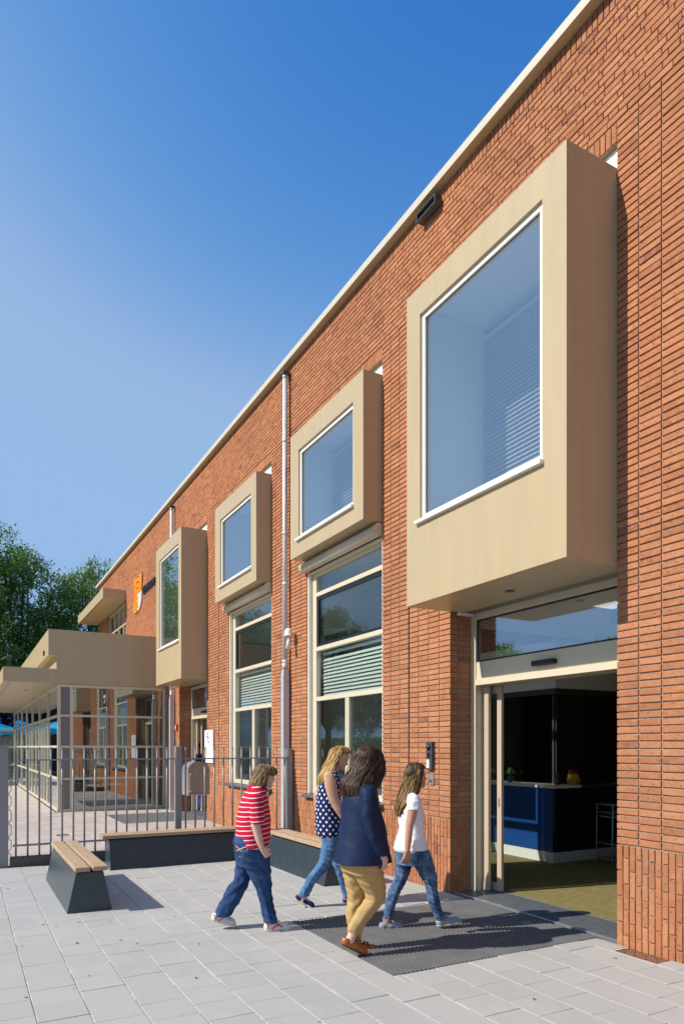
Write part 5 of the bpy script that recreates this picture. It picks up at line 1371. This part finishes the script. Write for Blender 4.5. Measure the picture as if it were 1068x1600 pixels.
        if V:
            V = np.concatenate(V); me = bpy.data.meshes.new('hair_strands'); me.from_pydata(V.tolist(), [], Q); rv = rng.random(nst)
            at = me.attributes.new('rnd', 'FLOAT', 'FACE'); at.data.foreach_set('value', rv[np.array(Rn)].astype(np.float32)); me.polygons.foreach_set('use_smooth', [True] * len(me.polygons)); me.materials.append(mat)
            o = bpy.data.objects.new('hair_strands', me); COL.objects.link(o); o.parent = base; o['kind'] = 'stuff'
        return base
def raw_obj(name, mb, mat, parent):
    me = bpy.data.meshes.new(name); me.from_pydata([tuple(v) for v in mb.v], [], mb.f); me.materials.append(mat); me.polygons.foreach_set('use_smooth', [True] * len(mb.f))
    o = bpy.data.objects.new(name, me); COL.objects.link(o); o.parent = parent; return o
def shrink(rows, g): return [(r[0], r[1], r[2], max(r[3] - g, 0.01), max(r[4] - g, 0.01)) for r in rows]
def uvwrap(lf, slope=0.0, arm=None):
    def f(V):
        cx, cy, a, b = lf.at(V[:, 2]); th = np.arctan2((V[:, 1] - cy) / b, (V[:, 0] - cx) / a)
        return np.stack([th * 0.17, V[:, 1], V[:, 2] + slope * (V[:, 0] - cx)], 1)
    return f
A_ = np.array

# ---- woman in the red striped shirt
P = Person((397, 1452), -13.0, 'stout woman in a red polo shirt with white stripes and wide blue jeans, walking right', M['skinA'])
J = P.J
nk = J(399, 1240); P.head(J(413.5, 1214.5), 0.83, 0, -6, nk, 0.055)
shirt = P.rows([(1228, 390, 412, 0, 0.085), (1233, 386.5, 415, 0, 0.115), (1238, 383, 416.3, 0, 0.155), (1247, 377.7, 417.5, 0, 0.185), (1256, 374.4, 419, 0, 0.193), (1265, 371.8, 421, 0, 0.195), (1275, 370, 422, 0, 0.192), (1285, 368.8, 422.5, 0, 0.190), (1293, 368.2, 422.5, 0, 0.192), (1303, 367.5, 422.3, 0, 0.197), (1313, 368, 421, 0, 0.200), (1323, 371, 420, 0, 0.198)])
pel = P.rows([(1305, 367, 418, 0, 0.175), (1313, 364, 419.5, 0, 0.182), (1328, 365, 420, 0, 0.186), (1342, 368, 420.4, 0, 0.182), (1352, 371, 420, 0, 0.17)])
rl = P.rows([(1330, 374, 420, -0.085, 0.095), (1345, 378, 421, -0.09, 0.096), (1359, 384, 422.5, -0.09, 0.094), (1373, 391, 423.6, -0.09, 0.088), (1386, 398, 424, -0.09, 0.08), (1400, 403, 424.6, -0.09, 0.078), (1417, 407, 428, -0.09, 0.078), (1433, 410, 432, -0.09, 0.08), (1441, 411.5, 433.5, -0.09, 0.081)])
ll = P.rows([(1330, 368, 405, 0.085, 0.09), (1346, 368.5, 400, 0.09, 0.094), (1360, 367, 394, 0.09, 0.09), (1374, 365.6, 390.5, 0.09, 0.084), (1384, 357.5, 388, 0.09, 0.08), (1394, 351.5, 383, 0.09, 0.078), (1408, 344.6, 375, 0.09, 0.076), (1420, 338, 367.5, 0.09, 0.076), (1431, 335, 361, 0.09, 0.076)])
for rw, lo_, hi_ in ((shirt, 0, 0), (pel, 0, 0)): P.body.append(Loft(shrink(rw, 0.02), k=0.03))
for rw in (rl, ll): P.body.append(Loft(shrink(rw, 0.02), k=0.03))
for (x, y, la) in ((421, 1446, -0.09), (344, 1436, 0.09)): P.body.append(Cap(J(x + (3 if x < 400 else 0), y - 10, la), J(x, y, la), 0.035, 0.036))
arm = P.rows([(1246, 389, 409, -0.195, 0.05), (1262, 391, 410, -0.205, 0.05), (1280, 391.5, 408, -0.21, 0.045), (1290, 392, 407, -0.21, 0.042), (1300, 394.5, 408.5, -0.21, 0.040), (1310, 398, 410.5, -0.21, 0.037), (1317, 400.5, 411.5, -0.21, 0.032), (1326, 405, 413.5, -0.21, 0.026)])
P.body.append(Loft(arm, k=0.012)); wr_ = J(409.5, 1326, -0.21)
P.hand(wr_, J(419, 1338, -0.205) - wr_, (0.6, 0, 0.7), (0.3, 0.8, -0.6), 0.75, 0.92)
arl = P.rows([(1246, 388, 408, 0.195, 0.05), (1280, 390, 406, 0.21, 0.045), (1300, 392, 405, 0.21, 0.04), (1326, 398, 407, 0.21, 0.026)]); P.body.append(Loft(arl, k=0.012))
w2 = J(402.5, 1326, 0.21); P.hand(w2, (0.3, 0, -1), (1, 0, 0.2), (0, -1, 0), 0.5, 0.92)
P.make()
lf = Loft(shirt, k=0.02, wr=0.0028, wf=(34, 70), seed=1)
slv = Loft(P.rows([(1243, 389, 408, -0.185, 0.06), (1252, 389.5, 411, -0.20, 0.066), (1265, 390.5, 413, -0.21, 0.068), (1287, 391, 413.5, -0.215, 0.070)]), k=0.012, wr=0.002, wf=(50, 90), seed=3)
sl2 = Loft(P.rows([(1243, 389, 408, 0.185, 0.06), (1265, 390.5, 412, 0.21, 0.066), (1287, 391, 412, 0.215, 0.068)]), k=0.012)
hole = Cap(J(401.5, 1300, -0.215), J(401.5, 1284, -0.215), 0.047, 0.047, (1, 1, 1), 0.006, 's')
P.wear('polo_shirt', [lf, slv, sl2, Cap(J(398, 1243, -0.12), J(400, 1249, -0.185), 0.06, 0.063, (1, 1, 1), 0.03), hole], striped(), uv=uvwrap(lf, -0.10))
P.wear('collar', [Loft(P.rows([(1226, 389, 413, 0, 0.078), (1233, 387, 418, 0, 0.095), (1237, 388, 418.5, 0, 0.10)]), wr=0.001), Cap(nk + A_([0.01, 0, 0.10]), nk + A_([0.0, 0, -0.01]), 0.062, 0.060, (1, 1, 1), 0.004, 's')], cloth('red_collar_cotton', (0.50, 0.008, 0.035)), h=0.005)
jm = denim('dark_blue_denim', (0.010, 0.026, 0.080), (0.045, 0.105, 0.235))
P.wear('jeans', [Loft(pel, k=0.03, wr=0.002, seed=2), Loft(rl, k=0.03, wr=0.0042, wf=(48, 95), seed=4), Loft(ll, k=0.03, wr=0.0042, wf=(44, 88), seed=7)], jm)
lp = Loft(pel)
def on_side(lf_, px, py, side=-1, off=0.004):
    p = P.J(px, py, side * 0.15)
    for _ in range(3):
        cx, cy, a, b = lf_.at(p[2]); f = max(0.0, 1 - abs((p[0] - cx) / a) ** 2.2) ** (1 / 2.2); p = P.J(px, py, cy + side * (b * f + off))
    return p
def stroke(name, pts, r_, mat): return raw_obj(name, MB().tube([on_side(lp, *q) for q in pts], r_, 6), mat, P.o)
M['thread_o'] = plain('orange_thread', (0.65, 0.25, 0.03), 0.8, 0.02); M['thread_y'] = plain('pale_thread', (0.62, 0.56, 0.35), 0.8, 0.02)
stroke('pocket_stitching', [(368.5, 1322), (374, 1327.5), (380, 1332), (386, 1337)], 0.0042, M['thread_o'])
stroke('pocket_stitching', [(369.5, 1330), (375, 1327.2), (381, 1324.8), (386, 1323.5)], 0.0042, M['thread_y'])
stroke('pocket_stitching', [(369, 1333), (374, 1339), (379, 1342.5), (387, 1340), (386.5, 1331), (386, 1323)], 0.0014, M['thread_y'])
P.hair([(1194, 408, 415, 0, 0.03), (1196.5, 402, 424, 0, 0.062), (1201, 398, 430, 0, 0.078), (1207, 395.5, 432, 0, 0.084), (1213, 394, 431, 0, 0.088), (1220, 391.5, 428, 0, 0.088), (1227, 390, 422, 0, 0.084), (1233, 391, 417, 0, 0.072)], hairmat('light_brown_hair', (0.07, 0.040, 0.018), (0.20, 0.120, 0.052), (0.46, 0.31, 0.15)), cut=(416, 1211.5), nst=1100, r0=0.0028, spread=0.005, seed=5, length_var=0.012)
shm = cloth('white_leather_with_red_trim', (0.66, 0.62, 0.58), 0.06, 0.5, bs=0.1)
sa = P.shoe((413.5, 1455.5), (454, 1454.5), -0.09, shm, M['sole'], 0.085, 0.044, M['lace'])
sb_ = P.shoe((330.5, 1439), (366, 1448.5), 0.09, shm, M['sole'], 0.085, 0.044, M['lace'])
for (pts, la) in ((((415, 1442), (418, 1447), (419.5, 1452)), -0.137), (((424, 1453), (431, 1448), (437, 1445)), -0.139), (((434, 1444), (441, 1449)), -0.137), (((334, 1429), (336.5, 1434), (337.5, 1439)), 0.045), (((341, 1440), (347, 1436), (351, 1433)), 0.045)):
    m = MB().tube([P.J(x, y, la) for x, y in pts], 0.0052, 6); raw_obj('red_trim', m, M['redplastic'], sa if la < 0 else sb_)

# ---- blond woman in the dotted top
P = Person((506, 1414), -20.0, 'blond woman in a navy polka dot sleeveless top and light skinny jeans', M['skinB'])
J = P.J
nk = J(519, 1212); P.head(J(530.5, 1187), 0.90, 0, -22, nk, 0.047)
top = P.rows([(1203, 512, 524, 0, 0.10), (1207, 508, 528, 0, 0.145), (1213, 505, 530, 0, 0.155), (1220, 502.5, 532, 0, 0.155), (1228, 497, 533, 0, 0.155), (1240, 495, 533, 0, 0.155), (1257, 493.4, 531, 0, 0.155), (1274, 492, 533, 0, 0.165), (1290, 492, 535, 0, 0.178), (1300, 492.5, 534, 0, 0.182), (1306, 495, 531, 0, 0.180)])
pel = P.rows([(1292, 502, 530, 0, 0.15), (1310, 502.5, 530, 0, 0.168), (1324, 503, 530, 0, 0.16)])
rl = P.rows([(1300, 503, 526, -0.08, 0.085), (1318, 502.5, 527, -0.08, 0.085), (1334, 500.5, 524, -0.08, 0.078), (1345.5, 498, 519.5, -0.08, 0.068), (1357, 490.6, 512.5, -0.08, 0.060), (1369, 480.5, 501.5, -0.08, 0.056), (1384, 473.7, 490, -0.08, 0.050), (1394, 467.5, 485.5, -0.08, 0.043), (1402, 465, 481.5, -0.08, 0.040)])
ll = P.rows([(1300, 505, 530, 0.08, 0.085), (1318, 507, 533, 0.08, 0.082), (1334, 513, 536, 0.08, 0.076), (1350, 519, 539, 0.08, 0.066), (1370, 527, 543, 0.08, 0.058), (1390, 533, 545.5, 0.08, 0.045), (1404, 536, 546.5, 0.08, 0.040)])
for rw in (top, pel): P.body.append(Loft(shrink(rw, 0.018), k=0.03))
for rw in (rl, ll): P.body.append(Loft(shrink(rw, 0.008), k=0.03))
P.body += [Cap(J(476, 1398, -0.08), J(472, 1408, -0.08), 0.032, 0.034), Cap(J(481, 1412, -0.08), J(472, 1407, -0.08), 0.028, 0.034), Cap(J(541, 1400, 0.08), J(543, 1411, 0.08), 0.033, 0.036)]
arm = P.rows([(1207.5, 507.5, 516, -0.155, 0.035), (1211, 504.5, 520, -0.165, 0.045), (1220, 506, 525, -0.178, 0.048), (1229, 507.5, 526, -0.185, 0.046), (1240, 510, 527.5, -0.19, 0.042), (1251, 513.5, 530, -0.19, 0.040), (1258, 517.5, 533, -0.19, 0.039), (1265, 521, 536.5, -0.19, 0.037), (1272, 526, 540, -0.185, 0.034), (1280, 531.5, 544, -0.18, 0.030), (1288, 537, 547.5, -0.17, 0.025)])
P.body += [Cap(J(513, 1211, -0.13), J(515.5, 1216, -0.170), 0.040, 0.046, (1, 1, 1), 0.02)]; P.body.append(Loft(arm, k=0.010)); wr_ = J(542.5, 1288, -0.17); P.hand(wr_, (0.75, 0.1, -0.65), (0.5, 0, 0.8), (0, 1, -0.2), 0.4, 0.92)
arl = P.rows([(1210, 505, 520, 0.16, 0.042), (1222, 499, 514, 0.18, 0.044), (1232, 493.5, 507, 0.19, 0.040), (1243, 489.5, 501, 0.19, 0.036), (1258, 490, 500, 0.19, 0.030), (1272, 493, 501, 0.19, 0.024)]); P.body.append(Loft(arl, k=0.01))
P.hand(J(497, 1272, 0.19), (0.25, 0, -1), (1, 0, 0.2), (0, -1, 0), 0.5, 0.92)
P.make(); lf = Loft(top, k=0.015, wr=0.0025, wf=(30, 62), seed=4)
armhole = Cap(J(513, 1216, -0.25), J(514, 1216, -0.13), 0.052, 0.042, (1, 1, 1.15), 0.01, 's')
P.wear('sleeveless_top', [lf, armhole], dotted(), uv=uvwrap(lf), h=0.006)
P.wear('jeans', [Loft(pel, k=0.03, wr=0.0015, seed=2), Loft(rl, k=0.03, wr=0.0036, wf=(75, 130), seed=4), Loft(ll, k=0.03, wr=0.003, wf=(70, 130), seed=7)], denim('light_blue_denim', (0.040, 0.105, 0.24), (0.14, 0.27, 0.45)))
P.hair([(1165.5, 528, 536, 0, 0.03), (1168, 522, 543, 0, 0.06), (1172.5, 518.5, 547.5, 0, 0.076), (1178, 515.5, 548.5, 0, 0.085), (1187, 511.5, 542, 0, 0.090), (1196, 507.5, 538, 0, 0.096), (1204, 504, 536.5, 0, 0.11), (1211, 500.5, 536, 0, 0.115), (1217, 498, 534, 0, 0.110), (1223, 499, 529, 0, 0.09)], hairmat('golden_blond_hair', (0.16, 0.075, 0.020), (0.44, 0.245, 0.070), (0.80, 0.58, 0.24)), cut=(531.5, 1177), nst=1500, r0=0.003, spread=0.008, seed=8, length_var=0.03)
nv = cloth('navy_canvas', (0.018, 0.020, 0.075), 0.1, 0.8, bs=0.1)
P.shoe((459.5, 1407), (490, 1422), -0.08, nv, M['sole'], 0.062, 0.036, M['lace']); P.shoe((536, 1414), (568, 1413), 0.08, nv, M['sole'], 0.062, 0.036, M['lace'])

# ---- woman in the navy blouse
P = Person((566, 1487), 0.0, 'woman with long dark hair in a navy long sleeved blouse and mustard trousers', M['skinA'])
J = P.J
nk = J(566, 1222); P.head(J(573, 1190), 0.90, 50, -4, nk, 0.047)
bl = P.rows([(1222, 552, 578, 0, 0.08), (1227, 545, 584, 0, 0.15), (1233, 539, 588, 0, 0.178), (1245, 534, 590, 0, 0.185), (1262, 533, 594, 0, 0.182), (1287, 532, 600, 0, 0.185), (1312, 528.8, 604.5, 0, 0.200), (1337, 524, 609, 0, 0.215), (1347, 523, 611, 0, 0.218)])
pel = P.rows([(1325, 535, 592, 0, 0.165), (1340, 532, 592, 0, 0.175), (1352, 532, 593, 0, 0.175), (1362, 536, 594, 0, 0.165)])
rl = P.rows([(1345, 546, 592, -0.085, 0.09), (1365, 552, 598, -0.085, 0.09), (1382, 561.5, 601, -0.085, 0.084), (1396, 570, 602.6, -0.085, 0.075), (1404, 570.5, 601.8, -0.085, 0.070), (1411, 566, 599, -0.085, 0.067), (1418, 560, 594, -0.085, 0.065), (1426.5, 555, 586.6, -0.085, 0.064), (1441, 547, 575, -0.085, 0.055), (1452, 542.5, 566.5, -0.085, 0.046), (1460, 544, 565.5, -0.085, 0.040)])
ll = P.rows([(1345, 532, 572, 0.085, 0.09), (1371, 537, 575, 0.085, 0.086), (1394, 542, 573, 0.085, 0.072), (1408, 543, 569, 0.085, 0.066), (1421, 540.5, 564, 0.085, 0.064), (1437, 540.5, 560, 0.085, 0.055), (1452, 544, 560.5, 0.085, 0.045), (1467, 549, 564.5, 0.085, 0.038)])
for rw in (bl, pel): P.body.append(Loft(shrink(rw, 0.03), k=0.03))
for rw in (rl, ll): P.body.append(Loft(shrink(rw, 0.008), k=0.03))
P.body += [Cap(J(553, 1456, -0.085), J(545, 1471, -0.085), 0.032, 0.034), Cap(J(545, 1472, -0.085), J(558, 1479, -0.085), 0.030, 0.028), Cap(J(557, 1462, 0.085), J(559, 1478, 0.085), 0.033, 0.034)]
arm = P.rows([(1330, 588, 600, -0.20, 0.028), (1343, 593, 605, -0.20, 0.024)]); P.body.append(Loft(arm, k=0.010))
wr_ = J(598.5, 1338, -0.20); P.hand(wr_, (0.22, 0.02, -1), (1, 0.3, 0.2), (0.1, 1, 0), 0.55, 0.97)
P.hand(J(600, 1330, 0.22), (0.15, 0, -1), (1, -0.2, 0.2), (0, -1, 0), 0.5, 0.95); P.body.append(Cap(J(595, 1300, 0.2), J(600, 1332, 0.22), 0.035, 0.025))
P.make(); lf = Loft(bl, k=0.02, wr=0.0035, wf=(14, 30), seed=6)
slv = Loft(P.rows([(1231, 563, 583, -0.17, 0.05), (1240, 563, 586, -0.185, 0.058), (1250, 563.5, 586.5, -0.195, 0.060), (1275, 565, 587, -0.205, 0.056), (1293.8, 570, 590, -0.21, 0.052), (1310, 575, 594, -0.21, 0.049), (1325, 582, 599, -0.21, 0.046), (1338, 588.5, 604.5, -0.205, 0.044)]), k=0.006, wr=0.0022, wf=(24, 60), seed=2)
sl2 = Loft(P.rows([(1231, 563, 583, 0.17, 0.05), (1275, 575, 592, 0.205, 0.055), (1310, 588, 603, 0.22, 0.048), (1330, 594, 608, 0.22, 0.045)]), k=0.02)
ny = cloth('navy_blouse_fabric', (0.009, 0.020, 0.060), 0.12, 0.6, bs=0.45, bscale=12)
P.wear('blouse', [lf, slv, sl2, Cap(J(572, 1234, -0.10), J(574.5, 1241, -0.175), 0.058, 0.057, (1, 1, 1), 0.03), Cap(J(572, 1234, 0.10), J(574.5, 1241, 0.17), 0.058, 0.055, (1, 1, 1), 0.03), Cap(J(566, 1226, 0), J(566, 1234, 0), 0.07, 0.10, (1, 1, 1), 0.03)], ny)
P.wear('white_lace_hem', [Loft(P.rows([(1338, 525.5, 603, 0, 0.19), (1349.5, 526, 604, 0, 0.195)]), wr=0.003, wf=(20, 40))], cloth('white_lace', (0.7, 0.7, 0.68)), cuts=[(J(532, 1340), (1, 0, 0))])
P.wear('trousers', [Loft(pel, k=0.03, wr=0.001, seed=2), Loft(rl, k=0.03, wr=0.0028, wf=(60, 110), seed=4), Loft(ll, k=0.03, wr=0.0026, wf=(60, 120), seed=7)], cloth('mustard_cotton', (0.44, 0.295, 0.125), 0.08, 0.8, bs=0.35, bscale=16))
P.hair([(1165, 571, 580, 0, 0.03), (1167.5, 564, 587, 0, 0.06), (1172, 560, 591, 0, 0.080), (1181, 556, 596, 0, 0.090), (1190, 553.5, 598.5, 0, 0.095), (1200, 549, 599.3, 0.0, 0.098), (1210, 543.5, 598, 0, 0.105), (1218, 538.5, 595.5, 0, 0.115), (1226, 534, 591, 0, 0.125), (1234, 533, 582, 0.0, 0.13), (1241, 534, 572, 0, 0.12), (1247, 538, 562, 0, 0.10)],
       hairmat('dark_brown_hair', (0.010, 0.006, 0.005), (0.032, 0.016, 0.010), (0.17, 0.075, 0.035)), nst=2000, seed=11, length_var=0.02, spread=0.009, r0=0.0032)
bs_ = cloth('brown_leather', (0.36, 0.115, 0.025), 0.15, 0.35, bs=0.1, spec=0.5) if False else plain('brown_leather', (0.36, 0.115, 0.025), 0.35, 0.15, 20, bs=0.2)
P.shoe((531, 1476), (573, 1496.5), -0.085, bs_, M['brownsole'], 0.058, 0.038, M['brownsole']); P.shoe((548, 1490), (590, 1488), 0.085, bs_, M['brownsole'], 0.058, 0.038, M['brownsole'])

# ---- young woman in the white t-shirt
P = Person((652, 1450), -12.0, 'long haired woman in a white t-shirt and mottled skinny jeans, nearest the door', M['skinC'])
J = P.J
nk = J(643, 1243); P.head(J(650, 1214.5), 0.88, 0, 2, nk, 0.046)
te = P.rows([(1241, 634, 653, 0, 0.085), (1244, 632.5, 654, 0, 0.13), (1249, 628.5, 656.5, 0, 0.160), (1256, 623.5, 658.5, 0, 0.165), (1264, 620.8, 660, 0, 0.165), (1272, 620, 662, 0, 0.160), (1283, 622, 661.5, 0, 0.148), (1292, 624.2, 661.3, 0, 0.140), (1304, 621.5, 662.5, 0, 0.148), (1317, 617, 665.8, 0, 0.165), (1327, 614.8, 669, 0, 0.172)])
pel = P.rows([(1312, 620, 664, 0, 0.15), (1327, 616.5, 669, 0, 0.164), (1340, 618, 673, 0, 0.162), (1350, 620, 674, 0, 0.15)])
rl = P.rows([(1330, 636, 670, -0.078, 0.085), (1342, 641, 674, -0.078, 0.085), (1355, 647.4, 678, -0.078, 0.080), (1370, 656, 682, -0.078, 0.070), (1382, 663.5, 682.6, -0.078, 0.062), (1392, 665.4, 683.4, -0.078, 0.058), (1405, 667, 686, -0.078, 0.057), (1420, 673, 689.4, -0.078, 0.049), (1438, 680.5, 696, -0.078, 0.040)])
ll = P.rows([(1330, 617, 646, 0.078, 0.085), (1355, 617.5, 643, 0.078, 0.080), (1370, 616.7, 637.7, 0.078, 0.070), (1382, 612, 632.4, 0.078, 0.062), (1392, 607, 626.4, 0.078, 0.058), (1405, 603, 621, 0.078, 0.057), (1420, 600.5, 616, 0.078, 0.048), (1438, 597.5, 613, 0.078, 0.040)])
for rw in (te, pel): P.body.append(Loft(shrink(rw, 0.015), k=0.03))
for rw in (rl, ll): P.body.append(Loft(shrink(rw, 0.008), k=0.03))
P.body += [Cap(J(688, 1434, -0.078), J(690, 1443, -0.078), 0.033, 0.035), Cap(J(605, 1434, 0.078), J(604, 1446, 0.078), 0.033, 0.035)]
arm = P.rows([(1248, 637.5, 654, -0.17, 0.045), (1262, 637, 653, -0.185, 0.044), (1268, 636.5, 651.6, -0.188, 0.042), (1280, 635, 648.7, -0.19, 0.039), (1290, 633.7, 645.5, -0.19, 0.037), (1300, 632.6, 644.2, -0.19, 0.036), (1315, 632, 642.6, -0.19, 0.031), (1325, 632, 640.8, -0.19, 0.026), (1331, 632, 640, -0.19, 0.023)])
P.body.append(Loft(arm, k=0.010)); wr_ = J(636, 1330, -0.19); P.hand(wr_, (-0.18, 0, -1), (1, 0, 0), (0.1, 1, 0), 0.5, 0.95)
arl = P.rows([(1248, 640, 656, 0.17, 0.045), (1280, 644, 657, 0.20, 0.039), (1300, 648, 658, 0.20, 0.036), (1328, 655, 663, 0.19, 0.024)]); P.body.append(Loft(arl, k=0.010)); P.hand(J(659, 1328, 0.19), (0.4, 0, -1), (1, 0, 0.3), (0, -1, 0), 0.5, 0.95)
P.make(); lf = Loft(te, k=0.015, wr=0.0024, wf=(60, 110), seed=6)
slv = Loft(P.rows([(1246, 638, 652, -0.155, 0.045), (1252, 636.5, 655.5, -0.175, 0.055), (1266, 635.8, 655.2, -0.188, 0.056)]), k=0.012, wr=0.0015); sl2 = Loft(P.rows([(1246, 638, 652, 0.155, 0.045), (1266, 639, 658, 0.19, 0.056)]), k=0.012)
def tee():
    m, t, o = NT('white_tshirt_cotton'); sx = N(t, 'ShaderNodeSeparateXYZ'); t.links.new(pos(t, (1, 1, 1), True), sx.inputs[0])
    inx = math_(t, 'GREATER_THAN', sx.outputs[0], float(J(656, 1278)[0])); z0, z1 = float(J(650, 1291)[2]), float(J(650, 1264)[2])
    inz = math_(t, 'MULTIPLY', math_(t, 'GREATER_THAN', sx.outputs[2], z0), math_(t, 'LESS_THAN', sx.outputs[2], z1)); iny = math_(t, 'LESS_THAN', math_(t, 'ABSOLUTE', sx.outputs[1]), 0.085)
    n = ramp(t, noise(t, pos(t, (1, 1, 1), True), 26, 3), [(0.42, 0), (0.5, 1)]).outputs[0]
    f = math_(t, 'MULTIPLY', math_(t, 'MULTIPLY', inx, inz), math_(t, 'MULTIPLY', iny, n))
    col = mixc(t, f, (0.80, 0.80, 0.84), (0.16, 0.03, 0.06))
    surf(t, o, col, 0.85, 0, noise(t, pos(t, (0.6, 0.6, 1.5), True), 26, 5, 0.6, 0.8), 0.45, 0.012, 0.2); return m
P.wear('t_shirt', [lf, slv, sl2, Cap(J(644, 1247, -0.11), J(645, 1252, -0.165), 0.045, 0.052, (1, 1, 1), 0.03), Cap(J(644, 1280, -0.19), J(645, 1264, -0.188), 0.044, 0.044, (1, 1, 1), 0.005, 's')], tee(), h=0.006)
P.wear('undershirt_hem', [Loft(P.rows([(1320, 617, 666.5, 0, 0.163), (1329.5, 616, 669, 0, 0.166)]), wr=0.001)], cloth('pale_green_cotton', (0.55, 0.60, 0.45)))
P.wear('jeans', [Loft(pel, k=0.03, wr=0.0015, seed=2), Loft(rl, k=0.025, wr=0.0034, wf=(80, 140), seed=4), Loft(ll, k=0.025, wr=0.0034, wf=(78, 150), seed=9)], denim('mottled_blue_denim', (0.014, 0.042, 0.12), (0.17, 0.27, 0.40)))
P.hair([(1192, 644, 651, 0, 0.03), (1194.5, 638, 660, 0, 0.060), (1199, 635.5, 663.5, 0, 0.074), (1206, 633.5, 664, 0, 0.082), (1216, 631.5, 660, 0, 0.086), (1228, 629, 657, 0, 0.088), (1238, 626, 655, 0, 0.088), (1246, 622.5, 644, 0, 0.09), (1254, 619.5, 636, 0, 0.088), (1264, 618, 630, 0, 0.07), (1272, 620, 626, 0, 0.045)],
       hairmat('brown_hair_with_light_streaks', (0.018, 0.010, 0.007), (0.060, 0.032, 0.014), (0.48, 0.28, 0.08)), cut=(655.5, 1200.5), nst=1400, r0=0.0028, spread=0.006, seed=13, length_var=0.02)
gy = cloth('grey_canvas', (0.27, 0.31, 0.35), 0.08, 0.8, bs=0.1)
P.shoe((683, 1449.5), (719.5, 1442), -0.078, gy, M['sole'], 0.080, 0.039, M['lace']); P.shoe((593.5, 1454.5), (629.5, 1452), 0.078, gy, M['sole'], 0.080, 0.039, M['lace'])

# ---- man in the far doorway
P = Person((313, 1267.5), -20.0, 'man in a dark t-shirt and blue trousers standing in the far doorway behind the fence', M['skinB'], h=0.011)
J = P.J
P.head(J(317.5, 1167.3), 0.95, 0, -5, J(316, 1177.5), 0.055)
sh = P.rows([(1175, 311.5, 320, 0, 0.10), (1178, 308, 322, 0, 0.19), (1190, 306.5, 323.5, 0, 0.20), (1205, 307, 323, 0, 0.19), (1217, 307, 322, 0, 0.185)])
l1 = P.rows([(1213, 307, 321, 0, 0.17), (1222, 307.5, 321, 0, 0.17)]); a1 = P.rows([(1220, 308, 320, -0.09, 0.09), (1240, 308.5, 318.5, -0.09, 0.075), (1262, 309.5, 316.5, -0.09, 0.06)]); a2 = P.rows([(1220, 309, 322, 0.09, 0.09), (1240, 312, 322, 0.09, 0.075), (1262, 314, 321, 0.09, 0.06)])
for rw in (sh, l1, a1, a2): P.body.append(Loft(shrink(rw, 0.02), k=0.03))
P.body += [Cap(J(309, 1183, -0.2), J(303, 1191, -0.24), 0.05, 0.042), Cap(J(303, 1191, -0.24), J(309, 1203, -0.22), 0.040, 0.030), Cap(J(316, 1183, 0.2), J(318, 1205, 0.22), 0.05, 0.03)]
P.hand(J(309, 1203, -0.22), (0.6, 0, -0.6), (0.5, 0, 0.6), (0, 1, 0), 0.5, 1.0)
P.make()
P.wear('t_shirt', [Loft(sh, wr=0.003), Cap(J(310, 1181, -0.19), J(305.5, 1188, -0.22), 0.065, 0.062), Cap(J(316, 1181, 0.19), J(317, 1190, 0.2), 0.065, 0.062)], cloth('dark_navy_tshirt', (0.022, 0.026, 0.055)), h=0.011)
P.wear('trousers', [Loft(l1), Loft(a1, k=0.03, wr=0.004), Loft(a2, k=0.03, wr=0.004)], denim('royal_blue_denim', (0.02, 0.05, 0.22), (0.05, 0.12, 0.42)), h=0.011)
P.hair([(1158.6, 316, 320, 0, 0.03), (1160, 314, 322, 0, 0.07), (1163, 312.8, 323, 0, 0.085), (1168, 312.5, 321, 0, 0.086), (1173, 313, 318, 0, 0.07)], hairmat('short_dark_hair', (0.012, 0.008, 0.006), (0.03, 0.018, 0.012), (0.06, 0.035, 0.02)), cut=(318, 1163), nst=60, seed=3)
P.shoe((307.5, 1270), (316.5, 1269), -0.09, cloth('dark_trainer', (0.08, 0.08, 0.085)), M['sole'], 0.09, 0.045); P.shoe((313, 1266), (323, 1265.5), 0.09, cloth('dark_trainer_left', (0.08, 0.08, 0.085)), M['sole'], 0.09, 0.045)
